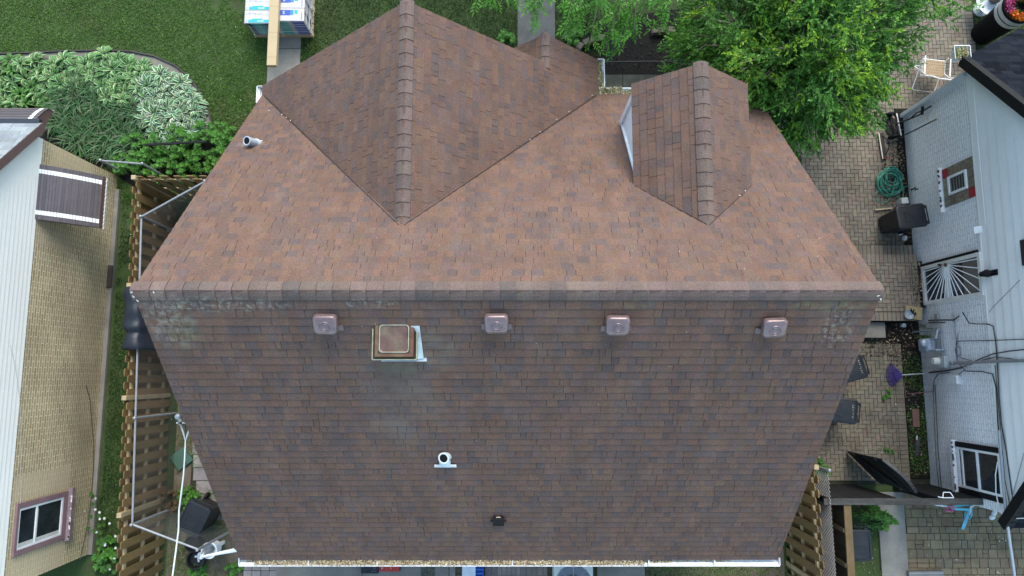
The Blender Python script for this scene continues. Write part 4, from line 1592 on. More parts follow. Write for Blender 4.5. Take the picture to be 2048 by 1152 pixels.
mb.mesh([q for r_ in rows for q in r_], [(j * npf + k, (j + 1) * npf + k, (j + 1) * npf + k + 1, j * npf + k + 1) for j in range(len(rows) - 1) for k in range(npf - 1)])
o = mb.build('tarp', mat('navy_tarp', (.016, .021, .031), .42, .2, 4, .06, 60, spec=.3, bump=.12, bscale=7), smooth=True)
sd = o.modifiers.new('sol', 'SOLIDIFY'); sd.thickness = .006
tag(o, 'dark navy tarp draped over the chain link fence near the left ridge end', 'tarp')

# black board fence and open gate on the right
M['blackwood'] = mat('black_stained_board', (.006, .006, .0065), .85, .35, 3, .2, 40, stretchv=(1, 1, .2), dirt=(.018, .018, .017), dirt_amt=.3)
M['greywood'] = mat('weathered_grey_cap', (.062, .059, .053), .9, .35, 5, .2, 40, stretchv=(.25, 1, 1), dirt=(.012, .012, .011), dirt_amt=.8, dscale=3)
f = thing('board_fence', 'tall black board fence with a weathered grey cap between the two houses', 'fence', (8.2, -2.58, 0))
mb = MB(); mbr = MB()
x = 6.55
while x < 9.80:
    if not (7.95 < x < 8.85):
        w = min(.125, 9.80 - x); j = random.uniform(.7, 1.5)
        (mb if x < 8.4 else mbr).span((x, -2.60, .05), (x + w - .008, -2.58, 1.74 + random.uniform(-.01, .01)), 0, (j, j, j))
    x += .125
mb.build('boards', M['blackwood'], f, world=True); mbr.build('boards', M['blackwood'], f, world=True)
mb = MB(); mb.span((6.50, -2.72, 1.755), (9.81, -2.59, 1.80)); mb.span((6.5, -2.665, .3), (7.95, -2.602, .39)); mb.span((8.9, -2.665, .3), (9.8, -2.602, .39))
mb.build('cap_rail', M['greywood'], f, world=True, bevel=.006)
for x in (6.6, 7.9, 8.98, 9.72):
    mb = MB(); mb.span((x - .045, -2.70, 0), (x + .045, -2.605, 1.752)); mb.build('post', M['blackwood'], f, world=True)
mb = MB()
q = P(1893, 990, 1.78)
for a, b in (((-.08, .06), (.06, .06)), ((.06, .06), (.13, -.05)), ((.13, -.05), (-.1, -.05)), ((-.1, -.05), (-.08, .06)), ((-.1, -.05), (-.2, -.03))):
    mb.bar(q + Vector((a[0], a[1], .03)), q + Vector((b[0], b[1], .03)), .014, .012)
mb.build('latch_plate', M['white'], f, world=True)
g = thing('garden_gate', 'black board gate standing open in front of the black fence', 'gate', (8.6, -2.5, 0))
A, B = Vector((7.86, -1.82, 0)), Vector((8.52, -2.50, 0))
d = (B - A).normalized(); L = (B - A).length; n = Vector((-d.y, d.x, 0))
mb = MB()
k = 0
while k < L:
    s_ = k / L
    hh = 1.62 + .18 * math.sin(math.pi * s_)
    j = random.uniform(.7, 1.4)
    mb.prism([A + d * a + Vector((0, 0, z)) for a, z in ((k, .08), (k + .1, .08), (k + .1, hh), (k, hh))], n * .02, 0, (j, j, j))
    k += .108
mb.build('boards', M['blackwood'], g, world=True)
mb = MB()
for z in (.35, 1.35): mb.bar(A - n * .022 + Vector((0, 0, z)), B - n * .022 + Vector((0, 0, z)), .04, .09)
mb.bar(A - n * .022 + Vector((0, 0, .40)), B - n * .022 + Vector((0, 0, 1.30)), .036, .08)
mb.build('brace', M['blackwood'], g, world=True)
mb = MB()
pts = [A.lerp(B, t_ / 10) + n * .01 + Vector((0, 0, 1.62 + .18 * math.sin(math.pi * t_ / 10) + .012)) for t_ in range(11)]
for a, b in zip(pts, pts[1:]): mb.bar(a, b, .06, .024)
mb.build('cap', mat('dark_cap', (.045, .045, .045), .6, .3, 4), g, world=True)

f = thing('board_fence', 'brown plank fence with an orange top rail beside a bin at the lower right', 'fence', (6.98, -4, 0))
M['brownplank'] = mat('dark_brown_plank', (.040, .031, .018), .85, .35, 2, .2, 40, stretchv=(1, 1, .2), dirt=(.035, .05, .02), dirt_amt=.5)
mb = MB()
y = -2.74
while y > -5.7:
    j = random.uniform(.75, 1.3)
    mb.span((6.965, y - .138, .05), (6.985, y, 1.72), 0, (j, j, j)); y -= .142
mb.build('planks', M['brownplank'], f, world=True)
mb = MB()
mb.span((6.92, -5.7, 1.73), (7.07, -2.73, 1.77))
mb.build('top_rail', mat('orange_rail', (.115, .076, .032), .8, .25, 4, .1, 40, dirt=(.08, .075, .05), dirt_amt=.5), f, world=True)
mb = MB()
for z in (.35, 1.05): mb.span((6.915, -5.7, z), (6.962, -2.74, z + .09))
for y in (-3.25, -3.95, -4.65): mb.span((6.90, y - .04, 0), (6.963, y + .04, 1.728))
mb.build('rails', mat('brown_rail', (.12, .09, .05), .8, .2, 4), f, world=True)

# ------------------------------------------------------------ wheeled bins
def make_bin(label, loc, rz, marks=False):
    t = thing('wheeled_bin', label, 'bin', loc, rz, 'black wheeled bins')
    t.scale = (.91, .91, .96)
    b = MB()
    b.loft([rrect(.44, .50, .05, .04, oy=.02), rrect(.47, .55, .06, .12, oy=.02), rrect(.54, .66, .06, .93), rrect(.58, .70, .06, .935), rrect(.58, .70, .06, .975)])
    for x in (-.16, 0, .16): b.bar((x, .268, .14), (x * 1.15, .325, .9), .03, .012, up=(0, 1, 0))
    b.build('body', M['blackplastic'], t, bevel=.006)
    l = MB()
    l.loft([rrect(.61, .74, .07, .972), rrect(.615, .745, .075, .995), rrect(.60, .73, .07, 1.022), rrect(.52, .64, .06, 1.030), rrect(.505, .625, .06, 1.018), rrect(.05, .06, .02, 1.032)])
    l.loft([rrect(.30, .17, .02, 1.026, oy=.10), rrect(.285, .155, .02, 1.036, oy=.10)])
    ld = l.build('lid', M['lidplastic'], t)
    if marks:
        mk = MB()
        for k in range(7):
            for _ in range(3):
                mk.box((-.15 + k * .05 + random.uniform(-.012, .012), -.24 + random.uniform(-.018, .018), 1.0335), random.choice(((.008, .034, .002), (.026, .007, .002), (.02, .008, .002))), 0, 0, (.30, .31, .32))
        mk.build('worn_lettering', M['plain'], ld)
    h = MB()
    h.tube([(-.24, -.36, .96), (-.24, -.43, .985), (.24, -.43, .985), (.24, -.36, .96)], .016, 8)
    for x in (-.2, .2): h.box((x, -.375, .985), (.09, .05, .05))
    h.build('handle', M['blackplastic'], t)
    for x in (-.26, .26):
        w = MB()
        w.tube([(x - .03, -.27, .12), (x + .03, -.27, .12)], .12, 20)
        w.build('wheel', M['darkmetal'], t, bevel=.01)
    return t


def binat(px, py, rz, label, marks=False, h=1.03):
    p = P(px, py, h)
    return make_bin(label, (p.x, p.y, 0), R(rz), marks)


binat(1704, 738, 105, 'black wheeled bin half under the right roof edge, the one nearer the brick stoop', True)
binat(1688, 821, 82, 'black wheeled bin half under the right roof edge, the one nearer the open gate', True)
binat(1826, 431, 97, 'black wheeled bin backed against the white brick wall beside the coiled hose')
binat(1720, 1092, 180, 'grey lidded wheeled bin between brown plank fence and concrete pad')
binat(384, 1039, 155, 'black wheeled bin under the white cable inside the chain link corner')

# ------------------------------------------------------------ shingle pallet and carton
PAX, PAY = -6.53, 8.50
pal = thing('pallet', 'wooden pallet under the stack of wrapped shingle bundles', 'pallet', (PAX + .73, PAY + .6, 0))
mb = MB()
for k in range(8): mb.span((PAX - .02, PAY + k * .17, .10), (PAX + 1.48, PAY + k * .17 + .12, .12))
for x in (PAX, PAX + .69, PAX + 1.38): mb.span((x, PAY, .035), (x + .09, PAY + 1.31, .098))
mb.build('deck', mat('pallet_wood', (.38, .29, .18), .8, .2, 4, .1, 40), pal, world=True)
mb = MB()
for k in (0, 4, 7): mb.span((PAX - .02, PAY + k * .17, .012), (PAX + 1.48, PAY + k * .17 + .12, .033))
mb.build('bottom_board', bpy.data.materials['pallet_wood'], pal, world=True)
M['wrap'] = mat('printed_plastic_wrap', (1, 1, 1), .30, .06, 5, .05, 60, spec=.55, bump=.35, bscale=22)
WH, TEAL, BLUE, NAVY = (.50, .47, .44), (.02, .36, .38), (.02, .07, .34), (.015, .02, .09)
BW, BD, BH = .725, .335, .084


def make_bundle(label, style):
    t = thing('shingle_bundle', label, 'bundle', (0, 0, 0), 0, 'wrapped shingle bundles on the pallet')
    b = MB()
    b.box((0, 0, BH / 2), (BW, BD, BH - .008), None, 0, WH)
    b.build('pack', M['wrap'], t, bevel=.018, seg=3)
    p = MB()
    z = BH - .002
    if style == 0:      # front teal-marked
        p.span((-.26, -.15, z - .004), (.34, -.075, z), 0, TEAL); p.span((-.18, -.075, z - .004), (.08, -.05, z), 0, TEAL)
        for k in range(9): p.span((-.33 + k * .07, .02 + random.uniform(0, .1), z - .004), (-.33 + k * .07 + random.uniform(.03, .06), .026 + random.uniform(0, .1), z), 0, (.35, .35, .35))
        p.lathe([(.028, z - .004), (.028, z + .0005)], 18, (-.315, -.11, 0), 0, (.25, .27, .3)); p.lathe([(.020, z - .003), (.020, z + .001)], 18, (-.315, -.11, 0), 0, WH)
        vs, fs = text_mesh('MARK', .06, Matrix.Translation((.04, -.112, z + .001)), .0006)
        p.mesh(vs, fs, 0, (.75, .76, .75))
    else:
        p.span((-.30, -.02, z - .004), (.02, .12, z), 0, BLUE); p.span((.02, -.01, z - .004), (.10, .12, z), 0, (.03, .2, .62)); p.span((.12, .02, z - .004), (.20, .12, z), 0, TEAL)
        vs, fs = text_mesh('S', .11, Matrix.Translation((-.14, .05, z + .001)), .0006)
        p.mesh(vs, fs, 0, (.75, .76, .75))
        for k in range(12): p.span((-.25 + k * .045, -.15 + random.uniform(0, .02), z - .004), (-.25 + k * .045 + random.uniform(.02, .04), -.04 + random.uniform(-.05, .02), z), 0, (.50, .49, .47))
        p.span((.29, -.13, z - .004), (.305, .05, z), 0, (.06, .07, .25))
    # printed end bands on the long side and the ends
    y = -BD / 2 + .001
    for k, (a, b_, c) in enumerate(((-.33, -.22, NAVY), (-.22, .06, TEAL), (.06, .14, (.16, .22, .2)), (.14, .33, BLUE)) if style == 0 else ((-.33, -.05, TEAL), (-.05, .04, (.25, .28, .26)), (.04, .34, BLUE))):
        p.span((a, y - .003, .012), (b_, y + .004, BH - .016), 0, tuple(v * .8 for v in c))
    p.span((BW / 2 - .004, -.12, .014), (BW / 2 + .002, .0, BH - .018), 0, (.35, .37, .36)); p.span((BW / 2 - .004, .0, .014), (BW / 2 + .002, .12, BH - .018), 0, (.05, .06, .12))
    vs, fs = text_mesh('MARK', .04, Matrix.Translation((.0 if style else -.08, y - .0035, .038)) @ Matrix.Rotation(R(90), 4, 'X'), .0006)
    p.mesh(vs, fs, 0, (.6, .62, .62))
    p.build('printed_wrap', M['wrap'], t)
    return t


protos = [None, None]
NL = 8
for lay in range(NL):
    for r_ in range(4):
        for c_ in range(2):
            top = lay == NL - 1
            hidden = 'shingle bundle in teal and blue printed wrap, inside the pallet stack below the top layer'
            lab = hidden
            if top:
                lab = ('white topped shingle bundle with teal MARK stripe at the front left of the top layer', 'white topped shingle bundle with blue print at the front right of the top layer')[c_] if r_ == 0 else \
                    ('white topped shingle bundle with teal stripe behind the front left one of the top layer', 'white topped shingle bundle with blue print behind the front right one of the top layer')[c_]
            st = c_
            if protos[st] is None: o = protos[st] = make_bundle(lab, st)
            else: o = copy_tree(protos[st])
            o['label'] = lab
            o.location = (PAX + BW / 2 + c_ * (BW + .008) + random.uniform(-.006, .006) + (.0 if top else .0), PAY + BD / 2 + .02 + r_ * (BD - .005) - (.06 if (top and c_ == 0) else 0) + random.uniform(-.005, .005), .125 + lay * BH)
            o.rotation_euler.z = random.uniform(-.008, .008)
ct = thing('carton', 'long tan cardboard carton lying across the shingle bundles and overhanging the path', 'carton', (0, 0, 0))
zt = .125 + NL * BH + .002
a, b = P(533, 130, zt + .13), P(555, 130, zt + .13)
mb = MB()
cw_ = .225
mb.span((a.x, a.y, zt), (a.x + cw_, a.y + 2.6, zt + .125))
M['card'] = mat('cardboard', (.44, .335, .19), .75, .06, 2, .05, 60)
mb.build('box', M['card'], ct, world=True, bevel=.004)
mb = MB()
for y in (.20, .83, 1.5): mb.span((a.x - .001, a.y + y, zt + .122), (a.x + cw_ + .001, a.y + y + .006, zt + .1262), 0, (.5, .5, .5)); 
mb.span((a.x + .004, a.y - .003, zt + .01), (a.x + cw_ - .004, a.y + .004, zt + .115), 0, (.8, .8, .8))
mb.build('flap', M['card'], ct, world=True)

# ------------------------------------------------------------ folding lawn chair
c = P(1846, 156, 0)
ch = thing('lawn_chair', 'folding lawn chair with white tube frame and tan webbing on the pavers', 'chair', c, R(-7))
fr = MB()
for x in (-.28, .28):
    fr.tube([(x, .30, .02), (x, -.20, .58)], .011, 8); fr.tube([(x, -.36, .02), (x, .27, .42), (x, .29, .56)], .011, 8)
    fr.tube([(x, -.14, .38), (x, -.42, .92)], .012, 8); fr.tube([(x, -.16, .38), (x, .28, .42)], .012, 8)
fr.tube([(-.28, .30, .02), (.28, .30, .02)], .011, 8); fr.tube([(-.28, -.36, .02), (.28, -.36, .02)], .011, 8)
fr.tube([(-.28, -.42, .92), (-.14, -.455, .93), (.14, -.455, .93), (.28, -.42, .92)], .013, 8); fr.tube([(-.28, .28, .42), (.28, .28, .42)], .012, 8)
fr.build('frame', M['white'], ch)
ar = MB()
for x in (-.31, .31): ar.box((x, .03, .59), (.03, .46, .018))
ar.build('armrest', M['white'], ch, bevel=.006)
WB = mat('tan_webbing', (.34, .25, .15), .8, .1, 10)
for nm, p0, p1 in (('seat', Vector((0, .28, .425)), Vector((0, -.15, .39))), ('backrest', Vector((0, -.15, .40)), Vector((0, -.42, .92)))):
    w = MB()
    d = p1 - p0; L = d.length; d.normalize(); nn = d.cross(Vector((1, 0, 0))).normalized()
    for k in range(9):
        x = -.25 + .0625 * k
        j = random.uniform(.85, 1.15)
        w.bar(p0 + Vector((x, 0, 0)), p1 + Vector((x, 0, 0)), .047, .003, 0, (j, j, j), up=nn)
    for k in range(int(L / .065)):
        q = p0 + d * (.03 + k * .065) + nn * .004
        w.bar(q + Vector((-.28, 0, 0)), q + Vector((.28, 0, 0)), .047, .003, 0, (1.05, 1.05, 1.05), up=nn)
        for x in (-.275, .275): w.box(q + Vector((x, 0, 0)) + nn * .008, (.03, .045, .012), None, 0, (1.5, 1.9, 2.8))
    w.build(nm, WB, ch)

# ------------------------------------------------------------ planter and bird bath, top right
pc = P(1962, 70, 0)
pl = thing('planter', 'tall black barrel planter with two silver bands and bright artificial autumn flowers', 'planter', pc)
mb = MB()
mb.lathe([(.27, 0), (.28, .03), (.40, 1.32), (.405, 1.36), (.375, 1.36), (.37, 1.26), (0, 1.25)], 36)
mb.build('barrel', mat('black_barrel', (.003, .003, .0035), .7, .2, 4, spec=.12), pl, smooth=False)
mb = MB()
for z0, z1 in ((1.00, 1.12), (1.16, 1.28)):
    r0, r1 = .28 + .12 * z0 / 1.32, .28 + .12 * z1 / 1.32
    mb.lathe([(r0, z0), (r0 + .008, z0), (r1 + .008, z1), (r1, z1)], 36, caps=False)
mb.build('silver_band', mat('silver_band', (.40, .42, .42), .4, .08, 5, metal=.2), pl)
n = 1700
a = RNG.uniform(0, 2 * np.pi, n); rr_ = .34 * np.sqrt(RNG.uniform(.10, 1, n))
base = np.stack([rr_ * np.cos(a), rr_ * np.sin(a), 1.28 + .14 * RNG.uniform(0, 1, n)], 1)
dr = unit(np.stack([np.cos(a) + RNG.normal(0, .5, n), np.sin(a) + RNG.normal(0, .5, n), RNG.uniform(.2, 1.4, n)], 1))
sd_ = unit(np.cross(dr, RNG.normal(size=(n, 3))))
colr = np.zeros((n, 3))
ang = np.degrees(a)
for i in range(n):
    if rr_[i] < .15: c_ = (.03, .09, .02)
    elif 95 < ang[i] < 215: c_ = random.choice(((.60, .08, .24), (.62, .22, .42), (.42, .05, .10)))
    elif 215 <= ang[i] < 300: c_ = random.choice(((.75, .34, .03), (.72, .24, .02), (.65, .12, .03)))
    else: c_ = random.choice(((.60, .06, .03), (.70, .14, .03), (.72, .3, .04)))
    colr[i] = c_
quads('flowers', leaf_quads(base, dr, sd_, RNG.uniform(.05, .09, n), RNG.uniform(.03, .05, n), .1), colr * RNG.uniform(.7, 1.2, (n, 1)), M['leafmatte'], pl)
bc = P(1958, 22, 0)
bb = thing('bird_bath', 'white scalloped bird bath dish holding a dark pot behind the black planter', 'bird bath', bc)
mb = MB()
mb.lathe([(.16, 0), (.17, .04), (.07, .10), (.07, .34), (.20, .42), (.40, .50), (.42, .52), (.39, .515), (.20, .45), (0, .445)], 48, wob=lambda a: .03 * abs(math.sin(a * 11)))
mb.build('dish', mat('whitewashed_stone', (.58, .61, .62), .7, .1, 5, .08, 40), bb)
mb = MB()
mb.lathe([(.12, .45), (.19, .72), (.20, .74), (.17, .74), (.165, .70), (0, .68)], 24, (.06, .05, 0), 0, (.12, .10, .08))
mb.build('pot', M['plain'], bb)

# ------------------------------------------------------------ tools along the white wall
mw = thing('reel_mower', 'black push reel mower leaning its forked handle on the white wall', 'mower', P(1784, 250, 0))
p0, p1 = P(1779, 229, .14), P(1788, 273, .14)
ax = (p1 - p0).normalized()
mb = MB()
mb.tube([p0, p1], .03, 10)
x_ = Vector((0, 0, 1)); y_ = ax.cross(x_)
for b in range(5):
    pts = []
    for k in range(13):
        a = 2 * math.pi * b / 5 + k / 12 * 1.5
        pts.append(p0.lerp(p1, .06 + .88 * k / 12) + (x_ * math.cos(a) + y_ * math.sin(a)) * .125)
    for u, v in zip(pts, pts[1:]): mb.bar(u, v, .012, .05, 0, (2.4, 2.5, 2.8), up=((u + v) / 2 - p0.lerp(p1, .5)))
mb.build('reel', M['darkmetal'], mw, world=True)
for p in (p0, p1):
    w = MB(); w.tube([p - ax * .02, p + ax * .02], .14, 22); w.build('wheel', M['darkmetal'], mw, world=True)
mb = MB(); mb.bar(p0 + Vector((.13, 0, .06)), p1 + Vector((.13, 0, .06)), .03, .05); mb.build('cutter_bar', mat('bare_steel', (.5, .5, .5), .4, metal=.3), mw, world=True)
mb = MB()
hub = p0.lerp(p1, .5)
k1 = W(1812, 241, 9.60); k2 = W(1845, 222, 9.72); k3 = W(1863, 212, 9.78)
m1 = hub + Vector((.28, .05, .32))
mb.tube([hub + Vector((0, -.02, .12)), m1, k1.lerp(m1, .5), k2 + Vector((0, -.06, 0)), k2], .017, 8)
mb.tube([m1, (m1 + k2) / 2 + Vector((0, .05, .03)), k2], .014, 8)
mb.tube([k2, k3], .018, 8)
mb.bar(k2 + Vector((-.02, -.09, 0)), k2 + Vector((0, .10, .02)), .05, .05)
mb.build('handle', M['darkmetal'], mw, world=True)

bm_ = thing('push_broom', 'wide push broom with a pale strip leaning its dark pole on the white wall', 'broom', P(1764, 292, 0))
h0, h1 = P(1760, 267, .05), P(1768, 319, .05)
mb = MB(); mb.bar(h0, h1, .10, .09); mb.bar(h1 - (h1 - h0) * .08 + Vector((.035, 0, .0)), h1 + Vector((.035, 0, .0)), .06, .10, 0, (6, .7, .8))
mb.build('head', mat('dark_bristle', (.030, .024, .026), .8, .2), bm_, world=True)
mb = MB(); mb.bar(h0 + Vector((-.055, 0, .04)), h1 + Vector((-.055, 0, .04)), .02, .02); mb.build('pale_strip', mat('pale_strip', (.62, .55, .40), .6), bm_, world=True)
hm = h0.lerp(h1, .45)
mb = MB()
jn = P(1779, 285, .22)
for t_ in (.12, .85): mb.tube([h0.lerp(h1, t_) + Vector((.03, 0, .05)), h0.lerp(h1, (t_ + .45) / 2) + Vector((.08, 0, .12)), jn], .010, 6)
e1 = W(1864, 243, 9.77)
mb.tube([jn - (e1 - jn) * .06, e1], .014, 8)
mb.tube([jn + (e1 - jn) * .02, jn + (e1 - jn) * .19], .0155, 8, 0, (11, 10, 8))
mb.tube([e1, e1 + (e1 - jn) * .10], .016, 8, 0, (18, 13, 2.5))
mb.build('pole', M['darkmetal'], bm_, world=True)

# coiled garden hose
mb = MB()
hc = P(1774, 366, 0)
pts = []
turns = 15
cxy = Vector((0, 0, 0))
for k in range(turns):
    cx_, cy_ = random.uniform(-.11, .11), random.uniform(-.09, .13)
    rx, ry = random.uniform(.18, .37), random.uniform(.20, .40)
    ph = random.uniform(-.4, .4)
    if k == 5: cx_, cy_, rx, ry = .22, -.26, .17, .17
    if k == 9: cx_, cy_, rx, ry = -.22, -.38, .20, .18
    if k == 12: cx_, cy_, rx, ry = .02, .08, .14, .14
    for j in range(18):
        a = 2 * math.pi * j / 18 + ph
        f_ = .5 + .5 * math.sin(a * 2 + k)
        pts.append(Vector((cx_ + rx * math.cos(a), cy_ + ry * math.sin(a), .05 + .018 * k * .5 + .03 * f_)))
sm = []
for i in range(len(pts)):
    sm.append(sum((pts[max(0, min(len(pts) - 1, i + d_))] for d_ in (-2, -1, 0, 1, 2)), Vector((0, 0, 0))) / 5)
q = W(1836, 381, RX) - hc
sm += [sm[-1].lerp(Vector((.45, -.05, .06)), .6), Vector((.52, -.08, .1)), Vector((.66, -.08, q.z * .6)), Vector((q.x - .14, q.y, q.z - .06))]
mb.tube(sm, .0135, 7)
o = mb.build('garden_hose', mat('teal_hose', (.020, .165, .115), .35, .15, 8, spec=.5), smooth=True)
o.location = hc
tag(o, 'tangled coil of teal green garden hose against the white wall', 'hose')

q = P(1802, 407, .05)
mb = MB(); mb.box((0, 0, .15), (.16, .14, .28), .1, 0, (.55, .56, .54), top=(1.1, 1.1))
o = mb.build('white_bucket', M['plain'], bevel=.02); o.location = P(1797, 407, 0); tag(o, 'small white tub between the coiled hose and the wheeled bin', 'tub')
mb = MB(); mb.box((0, 0, .03), (.42, .035, .06), R(6), 0, (.42, .34, .22))
o = mb.build('wood_strip', M['plain']); o.location = P(1765, 419, .03); tag(o, 'pale wooden strip lying on the pavers beside the wheeled bin', 'board')
for k, (px, py, s_, lab) in enumerate(((1799, 465, .10, 'white painted stone against the wall, nearer the wheeled bin'), (1807, 477, .085, 'white painted stone against the wall, nearer the brick stoop'))):
    mb = MB()
    mb.lathe([(s_ * .7, 0), (s_, s_ * .4), (s_ * .8, s_ * .9), (s_ * .3, s_ * 1.15), (0, s_ * 1.18)], 9, wob=lambda a: .16 * math.sin(a * 2 + k))
    o = mb.build('white_stone', mat('white_stone', (.60, .62, .63), .8, .15, 6), subsurf=1, smooth=True); o.location = P(px, py, 0); o.rotation_euler.z = k
    tag(o, lab, 'stone', 'white stones by the wall')
# things on the stoop and in the planting strip
mb = MB(); mb.box((0, 0, .02), (.40, .30, .035), R(-8), 0, (.30, .235, .12))
o = mb.build('loose_board', M['plain'], bevel=.005); o.location = P(1826, 626, .355); tag(o, 'square tan panel lying on the brick stoop corner', 'board')
bw = thing('metal_bowl', 'galvanised bowl with black wire lying on the tan panel of the stoop', 'bowl', P(1816, 629, .385))
mb = MB(); mb.lathe([(.06, 0), (.11, .05), (.115, .055), (.105, .055), (.055, .01), (0, .008)], 26); mb.build('bowl', mat('bowl_metal', (.36, .40, .43), .4, .12, 9, metal=.3), bw)
mb = MB()
for pts in (((.02, .1, .07), (.07, .04, .06), (.10, .02, .06)), ((.12, .12, .05), (.09, .03, .07), (.13, -.03, .05), (.16, 0, .05), (.14, .05, .05)), ((.05, .14, .05), (.06, .08, .06), (.09, .03, .06))): mb.tube(pts, .014, 6)
mb.build('wire_handle', M['darkmetal'], bw)
o = MB(); o.lathe([(.045, 0), (.05, .09), (.042, .09), (.038, .02), (0, .018)], 16)
o = o.build('white_cup', M['white']); o.location = P(1804, 651, .04); tag(o, 'small white cup on the dark soil below the brick stoop', 'cup')
rk = thing('leaf_rake', 'purple leaf rake leaning against the white wall above the planting strip', 'rake', P(1790, 752, 0))
mb = MB()
r0 = P(1806, 750, .12)
for k in range(17):
    a = R(180 - 48 + 96 * k / 16)
    e_ = r0 + Vector((.36 * math.cos(a), .36 * math.sin(a), -.06))
    mb.tube([r0, r0.lerp(e_, .7) + Vector((0, 0, .02)), e_, e_ + Vector((0, 0, -.04))], .009, 5)
mb.tube([r0 + Vector((.2 * math.cos(R(180 + a)), .2 * math.sin(R(180 + a)), .0)) for a in range(-46, 47, 8)], .012, 5)
mb.build('tines', mat('purple_plastic', (.055, .035, .16), .45), rk, world=True)
mb = MB(); mb.tube([r0 + Vector((-.03, 0, 0)), W(1850, 747, RX - .03)], .014, 8); mb.build('handle', mat('rake_pole', (.45, .47, .46), .5), rk, world=True)
sh = thing('hand_tool', 'thin reddish garden tool standing on the planting strip against the white wall', 'tool', P(1816, 790, 0))
mb = MB(); mb.tube([P(1815, 788, .03), W(1868, 783, RX - .03)], .010, 6, 0, (.22, .10, .09)); mb.tube([P(1808, 762, .05), P(1812, 795, .03), P(1830, 790, .03)], .009, 6, 0, (.18, .12, .08)); mb.build('shaft', M['plain'], sh, world=True)
mb = MB(); mb.tube([P(1836, 874, .06), P(1834, 890, .08), P(1832, 912, .05)], [.05, .06, .045], 10, 0, (.05, .045, .05)); mb.tube([P(1834, 872, .09), P(1833, 880, .11)], .02, 6, 0, (.4, .38, .34))
o = mb.build('log', M['plain']); tag(o, 'short dark log lying in the planting strip by the white wall', 'log')
q = P(1832, 860, .05); mb = MB(); mb.box((0, 0, .03), (.16, .42, .06), 0, 0, (.16, .085, .06)); o = mb.build('clay_slab', M['plain'], bevel=.008); o.location = (q.x, q.y + .28, .033); tag(o, 'reddish clay slab in the planting strip by the white wall', 'slab')

# ------------------------------------------------------------ child's bicycle
bk = thing('child_bicycle', "child's light blue and pink bicycle propped against the black fence", 'bicycle', P(1925, 1040, 0))
q0, q1 = P(1946, 1012, .0), P(1928, 1058, .0)
c = P(1934, 1036, .2)
d = (q1 - q0).normalized(); side = Vector((-d.y, d.x, 0)).normalized()
up = Vector((-.55, .16, .82)); up = (up - d * up.dot(d)).normalized(); side = up.cross(d)
def ringp(r_, cc, n=28): return [cc + d * (r_ * math.cos(2 * math.pi * k / n)) + up * (r_ * math.sin(2 * math.pi * k / n)) for k in range(n)]
mb = MB(); mb.tube(ringp(.26, c), .034, 8, closed=True); wl_ = mb.build('wheel', mat('mauve_tyre', (.26, .17, .28), .6), bk, world=True, smooth=True)
mb = MB()
for k in range(0, 28, 2): mb.tube([c, ringp(.24, c)[k]], .004, 4)
mb.tube([c - side * .05, c + side * .05], .025, 8); mb.build('spokes', mat('pink_spokes', (.45, .2, .32), .5), wl_, world=True)
mb = MB()
CY = mat('light_blue_paint', (.10, .52, .66), .3, .08, 6, coat=.4)
for s_ in (-1, 1):
    mb.tube([c + side * .05 * s_, c + side * .065 * s_ + up * .22 - d * .08, c + up * .27 - d * .18 + side * .03 * s_], .012, 8)
arc = [c + d * (.31 * math.cos(R(a))) + up * (.31 * math.sin(R(a))) for a in range(20, 165, 12)]
for u, v in zip(arc, arc[1:]): mb.bar(u, v, .06, .008, up=up)
hd = c + up * .27 - d * .18
tp = hd + up * .16 - d * .05
mb.tube([hd, tp], .02, 8)
f2 = hd + Vector((-.42, .02, .0))
mb.tube([hd, f2], .026, 8); mb.tube([hd + Vector((0, .1, -.05)), f2 + Vector((.1, .03, -.1))], .02, 8)
mb.build('frame', CY, bk, world=True)
mb = MB(); mb.tube([tp + Vector((.08, .06, .04)), tp, tp + Vector((-.08, -.16, .04))], .014, 8); mb.build('handlebar', mat('white_handlebar', (.62, .66, .68), .4), bk, world=True)
mb = MB()
for k in range(3):
    cc = f2 + Vector((-.09 + .03 * k, .0, .02 * k))
    mb.tube([cc + Vector((.075 * math.cos(a * .35) * 1.1, .06 * math.sin(a * .35), .03 * math.sin(a * .7))) for a in range(18)], .012, 6, closed=True)
mb.build('pink_basket', mat('pink_plastic', (.55, .16, .27), .45), bk, world=True)
q = P(1887, 1015, .5)
mb = MB(); mb.tube([f2 + Vector((-.1, .05, 0)), f2 + Vector((-.32, .08, -.02)), f2 + Vector((-.45, .12, -.02))], .018, 8); mb.build('rear_mudguard', M['white'], bk, world=True)
for k, (px, py) in enumerate(((1987, 1026), (1983, 1034))):
    mb = MB(); mb.lathe([(.06, 0), (.07, .03), (.04, .06), (0, .065)], 10, wob=lambda a: .2 * math.sin(2 * a + k)); o = mb.build('white_stone', bpy.data.materials['white_stone'], smooth=True); o.location = P(px, py, .03)
    tag(o, ('pale stone on the pavers near the black fence, nearer the white wall', 'pale stone on the pavers near the black fence, nearer the bicycle')[k], 'stone', 'pale stones near the black fence')
q0, q1 = P(1815, 1148, .1), P(1884, 1147, .1)
mb = MB(); mb.bar(q0, q1, .14, .12, 0, (.16, .16, .15)); mb.bar(q0 + Vector((0, .03, .062)), q1 + Vector((0, .03, .062)), .02, .006, 0, (.3, .3, .28)); o = mb.build('timber', M['plain'], bevel=.01); tag(o, 'weathered grey timber lying on the pavers at the bottom edge', 'timber')
# long grey pole over the lower right pavers
mb = MB()
mb.tube([W(1998, 860, RX - .12), W(2012, 1030, RX - .12), P(2030, 1160, 2.6), P(2050, 1260, 2.7)], .028, 10)
o = mb.build('metal_pole', mat('pale_steel', (.33, .38, .42), .35, .1, 8, metal=.4)); tag(o, 'long pale grey pole running off the corner of the white house over the pavers', 'pole')

